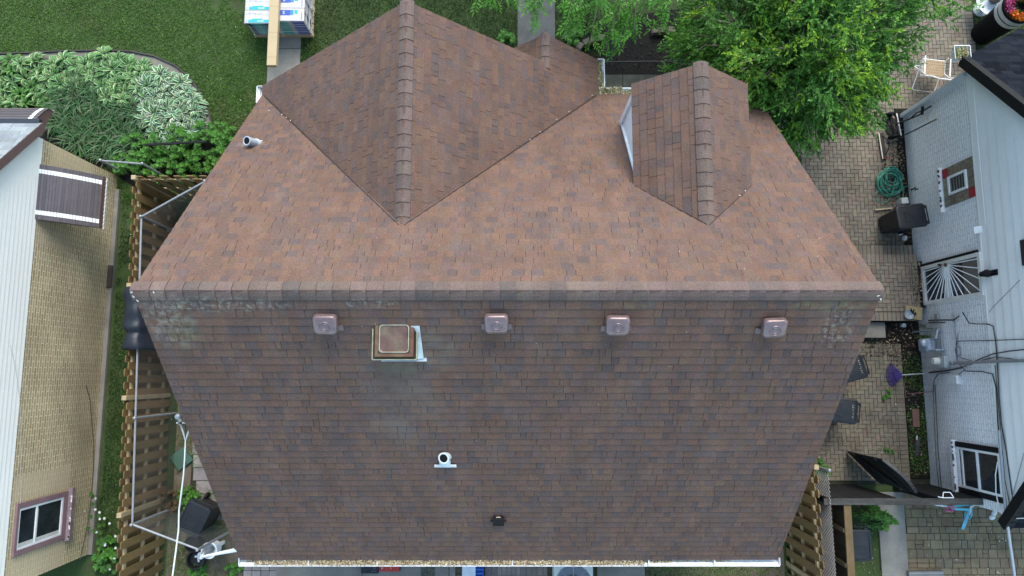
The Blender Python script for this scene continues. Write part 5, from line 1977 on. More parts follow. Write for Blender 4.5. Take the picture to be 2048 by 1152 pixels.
# ------------------------------------------------------------ left side of the house
q = P(365, 917, .0)
mb = MB(); mb.box((0, 0, .04), (.40, .40, .08), R(38), 0, (.055, .115, .085)); o = mb.build('utility_lid', M['plain'], bevel=.015); o.location = q; tag(o, 'green square utility lid set in the grey pavers', 'lid')
ms = thing('service_mast', 'grey service mast with a rounded weatherhead beyond the left roof edge', 'mast', (-5.32, P(356, 833, 5.4).y, 0))
q = P(356, 833, 5.4)
mb = MB(); mb.tube([(-5.32, q.y, 0), (-5.32, q.y, 5.3)], .03, 10); mb.build('pole', M['steelpipe'], ms, world=True)
mb = MB(); mb.lathe([(.025, -.12), (.035, -.06), (.048, 0), (.04, .03), (0, .045)], 16, q); mb.tube([q, q + Vector((.04, -.08, -.02))], .026, 10); mb.build('weatherhead', M['steelpipe'], ms, world=True)
mb = MB()
s0 = P(371, 866, 5.2)
for dx in (-.04, 0, .05): mb.tube([q + Vector((.02 + dx, -.10, -.02)), (q + s0) / 2 + Vector((dx * 2, 0, -.12)), s0 + Vector((dx * .8, .0, 0)), P(371, 880, 5.2)], .013, 6, 0, (.04, .04, .045) if dx == 0 else (.5, .5, .5))
mb.build('drip_loop', M['plain'], ms, world=True)
mb = MB()
pts = [P(x, y, 5.2 + .06 * math.sin(i)) for i, (x, y) in enumerate(((371, 878), (369, 920), (367, 950), (362, 990), (358, 1020), (357, 1060), (352, 1100), (348, 1130), (344, 1160), (335, 1230)))] + [Vector((-6.4, -22, 7.2))]
mb.tube(pts, [.009, .010, .011, .012, .012, .012, .0125, .0125, .0125, .0125, .0125], 10, 0, (.72, .72, .70))
mb.tube([P(368.6, 924, 5.205), P(368.3, 929, 5.205)], .03, 10, 0, (.03, .05, .04))
o = mb.build('service_cable', M['white'], smooth=False); tag(o, 'thick white service cable running down past the left roof edge', 'cable')
lp = thing('capped_standpipe', 'white capped standpipe rising from a round white tub by the chain link corner', 'pipe', P(447, 1084, 0))
mb = MB(); mb.lathe([(.15, .45), (.17, .75), (.18, .76), (.15, .76), (.14, .5), (0, .48)], 26); mb.tube([(0, 0, 0), (0, 0, .46)], .05, 10); mb.build('tub', M['white'], lp)
mb = MB(); mb.tube([(-.04, -.03, .5), (-.05, -.04, 1.0)], .055, 16, 0, (.3, .33, .36)); mb.lathe([(.065, 1.0), (.075, 1.01), (.075, 1.05), (.055, 1.08), (0, 1.085)], 20, (-.05, -.04, 0)); mb.build('capped_pipe', M['white'], lp)
for px, py, r_, h_, lab in ((396, 1081, .17, .30, 'black round plant pot beside the wheeled bin inside the chain link corner'), (404, 1112, .20, .34, 'black round bucket under the white gate bar')):
    mb = MB(); mb.lathe([(r_ * .75, 0), (r_, h_), (r_ * 1.05, h_ + .01), (r_ * .92, h_ + .01), (r_ * .85, h_ * .6), (0, h_ * .58)], 24); o = mb.build('black_pot', M['blackplastic']); o.location = P(px, py, 0); tag(o, lab, 'pot')

# ------------------------------------------------------------ back patio, bottom edge
tc = thing('tool_case', 'black and red tool case with the digits 0 1 6 lying open on the patio', 'tool case', P(760, 1138, .05))
a, b = P(722, 1147, .12), P(757, 1131, .12)
mb = MB(); mb.span((a.x, a.y, .05), (b.x, b.y + .15, .12))
for x, y in ((.27, .05), (.33, .05)): mb.lathe([(.018, .12), (.016, .128)], 10, (a.x + x, a.y + y, 0), 0, (6, 6, 6))
mb.lathe([(.04, .12), (.04, .13), (.03, .13)], 14, (a.x + .30, a.y + .13, 0), 0, (3, 3, 3)); mb.span((a.x + .12, a.y + .02, .12), (a.x + .2, a.y + .04, .13), 0, (.2, .2, .2))
mb.build('base', M['lidplastic'], tc, world=True, bevel=.006)
a2, b2 = P(758, 1143, .10), P(799, 1131, .10)
mb = MB(); mb.span((a2.x, a2.y, .05), (b2.x, b2.y + .15, .10), 0, (.42, .045, .035)); mb.span((b2.x, a2.y + .02, .05), (b2.x + .02, b2.y + .1, .09), 0, (.05, .02, .02))
for k, s_ in enumerate(('0', '1', '6')):
    vs, fs = text_mesh(s_, .085, Matrix.Translation((a2.x + .07 + k * .10, a2.y + .075, .102)), .0006); mb.mesh(vs, fs, 0, ((.75, .6, .6), (.75, .25, .1), (.7, .3, .3))[k])
mb.build('lid', M['plain'], tc, world=True)
for px0, px1, lab, m_, h_ in ((924, 951, 'white plastic tub under the gutter beside a blue crate', (.66, .70, .72), .30), (951, 967, 'blue plastic crate under the gutter beside the white tub', (.01, .13, .55), .24)):
    a, b = P(px0, 1160, h_), P(px1, 1120, h_)
    mb = MB(); w_, d_ = (b.x - a.x), .44
    mb.loft([[Vector((a.x + w_ / 2, b.y - .25, z)) + v for v in rrect(w_ * k, d_ * k, .05, 0)] for z, k in ((.05, .8), (h_ - .02, .96), (h_ - .015, 1.0), (h_, 1.0), (h_ + .002, .9))] if m_[0] > .1 else [[Vector((a.x + w_ / 2, b.y - .25, z)) + v for v in rrect(w_ * k, d_ * k, .02, 0)] for z, k in ((.05, .9), (h_, 1), (h_, .86), (.1, .8))], 0, m_)
    if m_[0] < .1:
        for k in range(4): mb.span((a.x + .01, b.y - .4 + k * .09, h_ - .002), (b.x - .01, b.y - .37 + k * .09, h_ + .012), 0, m_)
    o = mb.build('plastic_tub' if m_[0] > .1 else 'plastic_crate', M['semi']); tag(o, lab, 'tub' if m_[0] > .1 else 'crate')
mt = MB(); q = P(856, 1143, .055); mt.span((q.x - .16, q.y - .2, .052), (q.x + .16, q.y + .09, .062), 0, (.08, .08, .06))
for k in range(60): mt.box((q.x + random.uniform(-.14, .14), q.y + random.uniform(-.18, .07), .064), (random.uniform(.02, .06), .012, .005), random.uniform(0, 3), 0, random.choice(((.18, .17, .12), (.05, .05, .04), (.13, .14, .09))))
o = mt.build('doormat', M['plain']); tag(o, 'dark mottled doormat lying on the patio below the gutter', 'doormat')
ac = thing('air_conditioner', 'pale round grilled air conditioning unit under the gutter', 'air conditioner', (1.34, -4.65, 0))
mb = MB()
aw_ = .86
c0 = Vector((P(1147, 1150, .75).x, P(1147, 1150, .75).y - .18, 0))
mb.loft([[c0 + Vector((0, 0, z)) + v for v in rrect(aw_, aw_, .10, 0)] for z in (.06, .70)], cap1=False)
mb.loft([[c0 + Vector((0, 0, z)) + v for v in rr_] for z, rr_ in ((.70, rrect(aw_, aw_, .10, 0)), (.745, rrect(aw_, aw_, .10, 0)), (.75, [Vector((.40 * math.cos(R(a)), .40 * math.sin(R(a)), 0)) for a in range(9, 369, 18)]))], cap0=False, cap1=False)
ac.location = c0
mb.build('casing', mat('beige_enamel', (.55, .58, .52), .45, .06, 5), ac, world=True)
mb = MB(); mb.lathe([(.40, .75), (.39, .62), (0, .60)], 32, c0, 0, (.20, .23, .27), caps=False); mb.lathe([(.16, .60), (.15, .70), (0, .71)], 24, c0, 0, (.06, .05, .05))
mb.build('fan_well', M['semi'], ac, world=True)
mb = MB()
for r_ in np.arange(.06, .41, .035): mb.tube([c0 + Vector((r_ * math.cos(k * math.pi / 16), r_ * math.sin(k * math.pi / 16), .752)) for k in range(32)], .0045, 4, closed=True)
for k in range(8): mb.tube([c0 + Vector((.05 * math.cos(k * math.pi / 4), .05 * math.sin(k * math.pi / 4), .755)), c0 + Vector((.42 * math.cos(k * math.pi / 4), .42 * math.sin(k * math.pi / 4), .755))], .006, 4)
mb.build('grille', mat('grille_wire', (.38, .42, .45), .4, metal=.3), ac, world=True)
# concrete edging blocks round the front bed
for k, (px, py, a) in enumerate(((1160, 92, 55), (1172, 84, 20), (1186, 80, 12), (1202, 76, 10), (1310, 62, 4), (1325, 61, 0), (1340, 60, -2))):
    mb = MB()
    prof = [(-.10, 0), (.10, 0), (.10, .14), (.07, .17), (-.07, .17), (-.10, .14)]
    mb.prism([(x * 1.0, -.05, z) for x, z in prof], (0, .14, 0), 0, (.62, .56, .50))
    o = mb.build('edging_block', M['concrete'], bevel=.012); o.location = P(px, py + 6, 0); o.rotation_euler.z = R(a)
    tag(o, 'scalloped concrete edging block at the rim of the dark front bed', 'edging block', 'scalloped edging blocks of the front bed')
mb = MB(); q0, q1 = P(1212, 124, .3), P(1350, 123, .3); mb.tube([q0, q1], .02, 8, 0, (.03, .03, .03))
for t_ in (0, .5, 1): q = q0.lerp(q1, t_); mb.tube([q, (q.x, q.y, 0)], .015, 6, 0, (.03, .03, .03))
o = mb.build('garden_rail', M['plain']); tag(o, 'low dark rail along the front bed between cross gable and dormer', 'railing')

# ------------------------------------------------------------ lawn blades
def inpoly(x, y, poly):
    c = np.zeros(len(x), bool)
    n = len(poly)
    j = n - 1
    for i in range(n):
        xi, yi = poly[i]; xj, yj = poly[j]
        k = ((yi > y) != (yj > y)) & (x < (xj - xi) * (y - yi) / (yj - yi + 1e-12) + xi)
        c ^= k
        j = i
    return c


def px_poly(pts, h=0.0): return [(P(x, y, h).x, P(x, y, h).y) for x, y in pts]


BED = px_poly([(-40, 122), (60, 116), (150, 108), (240, 112), (300, 124), (350, 150), (385, 190), (408, 235), (425, 290), (455, 300), (430, 380), (270, 370), (235, 335), (90, 270), (-40, 270)])


def vnoise(x, y, s, seed):
    r = np.random.default_rng(seed)
    g = r.random((64, 64))
    u, v = x * s + 20, y * s + 20
    i, j = np.floor(u).astype(int), np.floor(v).astype(int)
    f, q = u - i, v - j
    f = f * f * (3 - 2 * f); q = q * q * (3 - 2 * q)
    G = lambda a, b: g[a % 64, b % 64]
    return (G(i, j) * (1 - f) + G(i + 1, j) * f) * (1 - q) + (G(i, j + 1) * (1 - f) + G(i + 1, j + 1) * f) * q


def grass(name, label, areas, holes=(), dens=2200, L=(.035, .075), cols=((.100, .215, .036), (.122, .250, .042), (.078, .178, .030), (.15, .24, .058)), dry=(.20, .20, .08), seed=1, dryamt=.55, bare=.25, z0=-.002):
    V, T = [], []
    for (poly, k) in areas:
        xs = [q[0] for q in poly]; ys = [q[1] for q in poly]
        A = (max(xs) - min(xs)) * (max(ys) - min(ys))
        n = int(A * dens * k)
        x = RNG.uniform(min(xs), max(xs), n); y = RNG.uniform(min(ys), max(ys), n)
        ok = inpoly(x, y, poly)
        for hpoly in holes: ok &= ~inpoly(x, y, hpoly)
        nb = .6 * vnoise(x, y, 1.6, seed) + .4 * vnoise(x, y, 5.0, seed + 1)
        ok &= (nb > bare * RNG.uniform(.6, 1.2, n))
        x, y, nb = x[ok], y[ok], nb[ok]
        n = len(x)
        base = np.stack([x, y, np.full(n, z0)], 1)
        d = unit(np.stack([RNG.normal(0, .8, n), RNG.normal(0, .8, n), RNG.uniform(.35, 1.3, n)], 1))
        s = unit(np.cross(d, RNG.normal(size=(n, 3))))
        ln = RNG.uniform(*L, n) * (.75 + .5 * nb)
        V.append(leaf_quads(base, d, s, ln, RNG.uniform(.009, .018, n), .12))
        c = np.array(cols)[RNG.integers(0, len(cols), n)] * RNG.uniform(.75, 1.3, (n, 1))
        w = np.clip((vnoise(x, y, .9, seed + 3) * .6 + vnoise(x, y, 3.3, seed + 5) * .4 - .50) * 3.2, 0, 1)[:, None] * dryamt * RNG.uniform(.3, 1.3, (n, 1))
        c = c * (1 - np.clip(w, 0, 1)) + np.array(dry) * np.clip(w, 0, 1)
        T.append(c)
    o = quads(name, np.concatenate(V), np.concatenate(T), M['leaf'])
    return tag(o, label, 'grass', kind='stuff')


slab_holes = [rect(-6.2, 5.0, -5.38, 13), rect(.14, 7.5, 1.10, 13), rect(-.3, 6.0, 1.35, 7.6)]
EDGE_OUT = [(-60, 110), (60, 106), (120, 103), (200, 101), (260, 103), (310, 113), (350, 131), (380, 155), (402, 188), (418, 225), (430, 270)]
bed_hole = px_poly(EDGE_OUT + [(440, 360), (270, 380), (225, 335), (-60, 330)])
grass('lawn_grass', 'bright lawn in the front yard around the hosta bed and the shingle pallet', [(rect(-14, 4.2, -5.0, 10.6), 1), (px_poly([(455, 290), (540, 180), (420, 180), (400, 240)]), .7)], slab_holes + [bed_hole], 2600, seed=3, dryamt=.75, bare=.2)
grass('lawn_grass', 'lawn coloured darker as in shade between the concrete path and the front walk', [(rect(-5.36, 5.2, .14, 10.6), 1), (rect(1.10, 7.6, 2.2, 10.6), .8)], slab_holes, 2000, seed=5, cols=((.030, .072, .014), (.040, .090, .018), (.024, .056, .012)), dryamt=.45, bare=.25)  # the shade here is painted in by darker blade colours
grass('lawn_grass', 'narrow lawn strip between the tan brick wall and the cedar fence', [(rect(-9.62, -5.4, -8.2, 4.4), 1)], [], 2300, cols=((.036, .088, .015), (.048, .108, .020), (.030, .068, .013)), seed=8, dryamt=.75, bare=.30)
grass('lawn_grass', 'patchy grass behind the gutter near the lower right corner', [(rect(.9, -5.6, 1.95, -4.2), .5), (rect(3.05, -5.6, 6.2, -3.6), .85)], [], 3200, seed=11, bare=.22, z0=.0)
grass('lawn_grass', 'small lawn patch round the black planter at the upper right', [(rect(11.85, 6.4, 15, 11), 1)], [], 1500, seed=13, cols=((.045, .095, .02), (.06, .11, .025), (.10, .12, .04)))
grass('weeds', 'weeds growing between fence and grey pavers on the left of the house', [(rect(-7.9, -5.4, -7.35, 3.5), .8), (rect(-7.4, -3.6, -5.3, -2.7), .7), (rect(-8.0, -5.6, -6.6, -3.4), .6), (rect(-6.7, -1.6, -6.55, -.3), .5), (rect(-6.3, -2.8, -6.15, -1.9), .6)], [], 1500, (.04, .10), seed=15, bare=.38, dryamt=.3, z0=.02)
grass('weeds', 'low weeds and clover in the planting strip along the white wall', [(rect(9.36, -2.4, 9.8, .5), 1.3), (rect(5.8, -2.5, 7.4, -1.7), .8), (rect(9.05, -3.3, 9.2, -2.7), 1), (rect(9.13, -6, 9.17, -2.7), 1), (rect(11.82, 6.8, 12.05, 10.6), .8), (rect(7.1, -5.5, 8.5, -2.8), .25)], [], 1900, (.025, .07), seed=17, bare=.50, dryamt=.6, z0=.034)
# curved grey edging strip round the hosta bed
mb = MB()
o_ = [P(x, y, .03) for x, y in EDGE_OUT]
i_ = [P(x, y, .03) for x, y in [(-60, 135), (60, 128), (120, 126), (200, 126), (250, 132), (290, 140), (325, 153), (350, 172), (372, 198), (392, 235), (405, 275)]]
for k in range(len(o_) - 1):
    mb.face([o_[k], o_[k + 1], i_[k + 1], i_[k]], 0, (.86, .84, .80)); 
    mb.bar(o_[k] + Vector((0, 0, .01)), o_[k + 1] + Vector((0, 0, .01)), .035, .07, 0, (.30, .29, .28))
struct(mb.build('edging_strip', M['concrete']))
struct(quads('bed_soil', [[(*q, .008) for q in px_poly(c)] for c in ([(-60, 132), (200, 126), (325, 150), (200, 270)], [(-60, 132), (200, 270), (90, 300), (-60, 300)], [(325, 150), (405, 275), (250, 330), (200, 270)], [(405, 275), (455, 300), (420, 365), (250, 330)], [(420, 365), (270, 375), (215, 340), (250, 330)], [(200, 270), (250, 330), (215, 340), (90, 300)])], [(1, 1, 1)] * 6, M['soil']))

# ------------------------------------------------------------ hostas
def hosta_mesh(seed, n=26, L=(.20, .33), w=.115, green=((.060, .135, .030), (.075, .16, .035)), rim=(.52, .56, .33), rimw=.25):
    rs = random.Random(seed)
    mb = MB()
    for i in range(n):
        a = i * 2.399 + rs.uniform(-.3, .3)
        tier = i / n
        l = rs.uniform(*L) * (1.05 - .35 * (1 - tier))
        el = R(75 - 60 * tier + rs.uniform(-8, 8))
        d = Vector((math.cos(a), math.sin(a), 0)); s_ = Vector((-d.y, d.x, 0))
        stem = .06 + .12 * tier
        g = rs.choice(green); j = rs.uniform(.8, 1.25)
        g = tuple(x * j for x in g); rm = tuple(x * rs.uniform(.8, 1.1) for x in rim)
        prof = [(0, .12), (.18, .75), (.45, 1.0), (.75, .66), (1, .03)]
        rows = []
        x, z = d * stem * .5, .08 + .12 * (1 - tier) + stem * math.sin(el) * .6
        p = Vector((x.x, x.y, z)); ang = el
        prev = 0
        for t_, wd in prof:
            st = (t_ - prev) * l; prev = t_
            p = p + d * (math.cos(ang) * st) + Vector((0, 0, math.sin(ang) * st))
            ang -= R(20)
            hw = w * .5 * wd * l / .28
            u = Vector((0, 0, 1))
            rows.append([p - s_ * hw + u * hw * .35, p - s_ * hw * (1 - rimw * 1.6) + u * hw * .12, p.copy(), p + s_ * hw * (1 - rimw * 1.6) + u * hw * .12, p + s_ * hw + u * hw * .35])
        for r0, r1 in zip(rows, rows[1:]):
            for k in range(4):
                mb.face([r0[k], r0[k + 1], r1[k + 1], r1[k]], 0, rm if k in (0, 3) else g)
    return mb


def clump_mesh(seed, n=90, L=(.35, .65), w=.030, cols=((.030, .105, .026), (.048, .145, .038), (.075, .175, .065), (.11, .15, .07)), spread=.8, base=.16):
    rs = random.Random(seed)
    mb = MB()
    for i in range(n):
        a = rs.uniform(0, 6.283); l = rs.uniform(*L)
        el = R(rs.uniform(35, 85)); d = Vector((math.cos(a), math.sin(a), 0)); s_ = Vector((-d.y, d.x, 0))
        c = rs.choice(cols); j = rs.uniform(.7, 1.3); c = tuple(x * j for x in c)
        p = Vector((rs.gauss(0, base * .5), rs.gauss(0, base * .5), 0))
        rows = []
        for k in range(6):
            hw = w * .5 * (1 - (k / 5) ** 2) + .0006
            rows.append([p - s_ * hw, p + s_ * hw])
            p = p + d * (math.cos(el) * l / 5) + Vector((0, 0, math.sin(el) * l / 5))
            el -= R(rs.uniform(16, 30) * spread)
        for r0, r1 in zip(rows, rows[1:]): mb.face([r0[0], r0[1], r1[1], r1[0]], 0, c)
    return mb


def whorl_mesh(seed, n=16, rad=.30, h=(.25, .55), leaves=11, L=(.065, .12), w=.026, cols=((.07, .205, .022), (.09, .25, .028), (.052, .16, .02))):
    rs = random.Random(seed)
    mb = MB()
    for i in range(n):
        r_ = rad * math.sqrt(rs.random()); a0 = rs.uniform(0, 6.283)
        top = Vector((r_ * math.cos(a0), r_ * math.sin(a0), rs.uniform(*h) * (1.1 - .5 * r_ / rad)))
        b = Vector((top.x * .35, top.y * .35, 0))
        mb.tube([b, top], .004, 4, 0, (.05, .07, .025))
        for tier in range(3):
            q = top - Vector((0, 0, .05 * tier))
            for k in range(leaves if tier < 2 else 5):
                a = k * 6.283 / leaves + tier * .5 + rs.uniform(-.2, .2)
                l = rs.uniform(*L) * (.75 + .25 * tier)
                d = Vector((math.cos(a), math.sin(a), .55 - .5 * tier + rs.uniform(-.15, .15))).normalized()
                s_ = Vector((-math.sin(a), math.cos(a), 0))
                c = rs.choice(cols); j = rs.uniform(.75, 1.3)
                c = tuple(x * j * (1.12 if tier == 0 else .95) for x in c)
                m1 = q + d * l * .45
                t_ = q + d * l - Vector((0, 0, .015))
                mb.face([q, m1 + s_ * w * .5, t_, m1 - s_ * w * .5], 0, c)
    return mb


def scatter(poly, dmin, tries=4000, seed=1, keep=None):
    rs = random.Random(seed)
    xs = [q[0] for q in poly]; ys = [q[1] for q in poly]
    out = []
    for _ in range(tries):
        x, y = rs.uniform(min(xs), max(xs)), rs.uniform(min(ys), max(ys))
        if not inpoly(np.array([x]), np.array([y]), poly)[0]: continue
        if all((x - a) ** 2 + (y - b) ** 2 > dmin ** 2 for a, b in out): out.append((x, y))
    return out


def plants(name, cat, label, group, protos, spots, sc=(.85, 1.2), seed=4, tilt=.12):
    rs = random.Random(seed)
    made = [None] * len(protos)
    for x, y in spots:
        k = rs.randrange(len(protos))
        if made[k] is None:
            o = made[k] = protos[k].build(name, M['hosta'] if cat == 'hosta' else M['leaf'], norm=False)
        else:
            o = made[k].copy(); COL.objects.link(o)
        o.location = (x, y, 0)
        o.rotation_euler = (rs.uniform(-tilt, tilt), rs.uniform(-tilt, tilt), rs.uniform(0, 6.28))
        s_ = rs.uniform(*sc); o.scale = (s_, s_, s_)
        tag(o, label(x, y) if callable(label) else label, cat, group)


H_WHITE = [hosta_mesh(s_, 26, rim=(.58, .66, .48), green=((.058, .150, .045), (.07, .17, .05)), rimw=.24) for s_ in (1, 2, 3)]
H_YEL = [hosta_mesh(s_, 26, rim=(.46, .56, .30), green=((.062, .175, .035), (.078, .21, .042)), rimw=.19) for s_ in (4, 5, 6)]
H_GRN = [hosta_mesh(s_, 24, rim=(.075, .18, .035), green=((.065, .18, .03), (.08, .21, .036))) for s_ in (7, 8)]
white_poly = px_poly([(285, 150), (345, 152), (380, 190), (405, 230), (385, 262), (320, 290), (296, 268), (285, 215)], .15)
yel_poly = px_poly([(100, 125), (220, 112), (290, 130), (300, 160), (290, 195), (240, 205), (170, 165), (95, 185), (85, 200), (80, 150)], .15)
grn_poly = px_poly([(-40, 128), (90, 122), (92, 190), (110, 215), (-40, 212)], .15)
plants('hosta', 'hosta', 'white edged hosta in the bright clump at the right end of the garden bed', 'white edged hostas', H_WHITE, scatter(white_poly, .18, seed=2), (.75, 1.1), 5, .4)
plants('hosta', 'hosta', 'yellow edged hosta in the long row along the curved edging strip', 'yellow edged hostas', H_YEL, scatter(yel_poly, .195, seed=3), (.75, 1.1), 6, .4)
sp = scatter(grn_poly, .24, seed=4)
plants('hosta', 'hosta', 'plain green hosta at the left end of the garden bed', 'plain green hostas', H_GRN, sp[::2], (.8, 1.15), 7, .4)
plants('hosta', 'hosta', 'yellow edged hosta among the plain green ones at the left end of the bed', 'yellow edged hostas at the left end', H_YEL, sp[1::2], (.75, 1.05), 8, .4)
DAY = [clump_mesh(s_) for s_ in (11, 12, 13)]
day_poly = px_poly([(105, 195), (170, 175), (240, 210), (285, 220), (292, 275), (270, 320), (200, 310), (110, 255)], .1)
plants('daylily', 'daylily', 'dark green strap leaved daylily clump in the middle of the garden bed', 'daylily clumps in the garden bed', DAY, scatter(day_poly, .30, seed=6), (.85, 1.2), 9)
plants('daylily', 'daylily', 'strap leaved clump poking through the yellow edged hostas', 'strap leaved clumps among hostas', DAY, scatter(px_poly([(60, 160), (140, 140), (300, 165), (260, 190), (120, 190)], .1), .55, seed=7), (.7, .9), 10)
SHR = [whorl_mesh(s_) for s_ in (21, 22, 23)]
plants('shrub', 'shrub', 'bright green leafy shrub between the garden bed and the cedar fence corner', 'bright green shrubs by the fence corner', SHR, scatter(px_poly([(265, 285), (330, 265), (400, 255), (440, 262), (462, 280), (420, 352), (290, 352), (240, 330)], .2), .34, seed=8), (.85, 1.2), 11)
mb = MB(); q0, q1 = P(290, 290, .55), P(414, 283, .60); mb.bar(q0, q1, .05, .05)
for t_ in (.05, .5, .97): q = q0.lerp(q1, t_); mb.bar(q, (q.x, q.y, 0), .04, .04)
o = mb.build('garden_rail', M['darkmetal']); tag(o, 'black rail half hidden in the bright green shrubs', 'railing')
# small leafy plants elsewhere, each one visible
SM = [whorl_mesh(s_, 9, .20, (.12, .3), 8, (.06, .11), .034) for s_ in (31, 32)]
for px, py, s_, lab in ((1012, 78, 1.1, 'leafy green plant in a pot beside the front walk, left of the walk'), (1145, 78, 1.2, 'leafy green plant at the right side of the front walk'),
                        (385, 1000, 1.2, 'bushy green plant under the white service cable'), (372, 985, .8, 'small green plant beside the fence, above the wheeled bin'),
                        (1640, 935, 1.0, 'green seedlings on the pavers by the lower right roof edge'), (470, 1140, 1.0, 'green weed clump below the gate bar'), (400, 1140, 1.0, 'low weed clump at the foot of the cedar fence'),
                        (1770, 790, .6, 'little weed on the pavers beside the purple rake'), (1812, 240, .6, 'tuft of weeds at the corner of the white wall'), (1775, 900, .5, 'tiny weed on the pavers above the open gate'),
                        (215, 1115, 1.4, 'leafy plant at the lower corner of the tan house'), (215, 1085, 1.0, 'leafy plant beside the foundation ledge of the tan house')):
    o = SM[0 if s_ > .9 else 1].build('leafy_plant', M['leaf'], norm=False); o.location = P(px, py, 0); o.scale = (s_,) * 3; o.rotation_euler.z = px
    tag(o, lab, 'plant')
vm = whorl_mesh(41, 22, .32, (.5, .9), 7, (.10, .17), .07, ((.06, .18, .02), (.05, .15, .02)))
o = vm.build('vine', M['leaf'], norm=False); o.location = P(1735, 1030, 0); o.scale = (1.1, .7, 1.1); tag(o, 'bright green broad leaved vine under the black fence', 'vine')
fm = whorl_mesh(42, 20, .28, (.4, .75), 9, (.06, .12), .018, ((.05, .12, .03), (.07, .15, .03), (.12, .13, .03)))
o = fm.build('fern', M['leaf'], norm=False); o.location = P(1845, 668, 0); o.scale = (1, .8, 1); tag(o, 'feathery green fern against the white wall above the gas meter', 'fern')
rm = whorl_mesh(43, 26, .26, (.2, .5), 9, (.05, .1), .02, ((.11, .07, .035), (.09, .08, .03), (.14, .09, .05)))
o = rm.build('reddish_shrub', M['leafmatte'], norm=False); o.location = P(318, 1000, 0) + Vector((.35, 0, 0)); tag(o, 'reddish brown twiggy shrub inside the chain link fence', 'shrub')
for k, (px, py) in enumerate(((205, 1005), (214, 1045), (232, 1075), (240, 1125))):
    fl = MB(); rs = random.Random(k)
    for s_ in range(9):
        c = Vector((rs.gauss(0, .12), rs.gauss(0, .12), rs.uniform(.15, .45)))
        fl.tube([(c.x * .4, c.y * .4, 0), c], .004, 4, 0, (.05, .09, .03))
        for j in range(6):
            a = j * 1.05 + s_; d = Vector((math.cos(a), math.sin(a), .2)).normalized(); e_ = Vector((-d.y, d.x, 0))
            big = s_ < 4
            l = .035 if big else .06
            fl.face([c, c + d * l * .6 + e_ * l * .4, c + d * l, c + d * l * .6 - e_ * l * .4], 0, (.72, .74, .72) if big else (.05, .13, .025))
    o = fl.build('white_flowering_weed', M['leaf'], norm=False); o.location = P(px, py, 0)
    tag(o, ('white flowering weed by the window of the tan house', 'white flowering weed just below the window of the tan house', 'white flowering weed beside the cedar fence pickets', 'white flowering weed nearest the bottom left corner')[k], 'flower', 'white flowering weeds in the lawn strip')
BR = [(.12, .075, .045), (.20, .13, .08), (.06, .04, .03), (.26, .2, .13), (.03, .022, .018)]
litter('leaf_litter', 'brown dead leaves along the foot of the white wall beside the tools', [(9.2, 9.75, 4.2, 5.6, .03, .6), (9.55, 9.8, 3.2, 4.2, .04, .15), (9.5, 9.8, 5.4, 6.4, .03, .1), (9.6, 9.8, 1.5, 2.6, .36, .15)], 900, BR, (.03, .075))
litter('leaf_litter', 'brown dead leaves on the soil round the gas meter', [(9.0, 9.7, .2, 1.2, .04, .5), (8.4, 9.3, .4, .82, .04, .25), (9.38, 9.78, -2.4, .2, .04, .35)], 650, BR + [(.30, .23, .14)], (.03, .07))
litter('leaf_litter', 'pale seeds and petals scattered over the brick paving', [(6.0, 9.2, -2.4, 1.0, .035, .5), (9.2, 12.5, -6, -2.8, .04, .5)], 330, [(.55, .5, .4), (.42, .36, .24), (.6, .58, .5)], (.018, .05))
litter('leaf_litter', 'dry twigs and leaves on the mulch below the ash branches', [(1.3, 7.0, 7.6, 9.4, .02, 1)], 1500, [(.022, .016, .011), (.035, .024, .016), (.014, .010, .008), (.02, .026, .01)], (.03, .08))
litter('leaf_litter', 'pale debris on the dirt beside the brown plank fence', [(7.1, 8.4, -5.3, -2.8, .01, 1), (6.2, 7.4, -2.5, -1.6, .035, .5)], 300, [(.4, .34, .22), (.2, .14, .08), (.12, .1, .06)], (.02, .06))
litter('leaf_litter', 'dry seeds and crumbs over the bare dirt behind the lower left gutter end', [(-7.6, -5.4, -5.4, -3.4, .008, 1)], 1800, [(.22, .18, .11), (.12, .10, .06), (.30, .26, .17), (.07, .08, .03)], (.012, .035))
litter('leaf_litter', 'tiny pale petals over the lawn strip beside the tan brick wall', [(-9.5, -8.3, -4.5, 3.5, .05, 1), (-8.5, -6.4, 4.8, 9, .05, .5)], 160, [(.6, .6, .55)], (.012, .028))

# ------------------------------------------------------------ trees
def seg_rows(pts, r0, r1):
    n = len(pts)
    return [r0 + (r1 - r0) * i / (n - 1) for i in range(n)]


def house_top(x, y):
    """height of the brown roof above (x, y), -1 outside it"""
    z = np.full(len(x), -1.0)
    m_ = (x > XL - .05) & (x < XR + .12) & (y > YB) & (y < YF + .15)
    z[m_] = np.minimum(HR - (y[m_] - YR) * TP, 8)
    d_ = (x > DXL - .1) & (x < DXR + .1) & (y < DYF + .1) & (y > 2)
    z[d_] = np.maximum(z[d_], 6.40 - np.abs(x[d_] - 2.95) * .80 + .05)
    c_ = (x > -5.1) & (x < 1.95) & (y < 6.5) & (y > 2.2)
    z[c_] = np.maximum(z[c_], 6.4 - np.abs(x[c_] - GX) * .92)
    return z


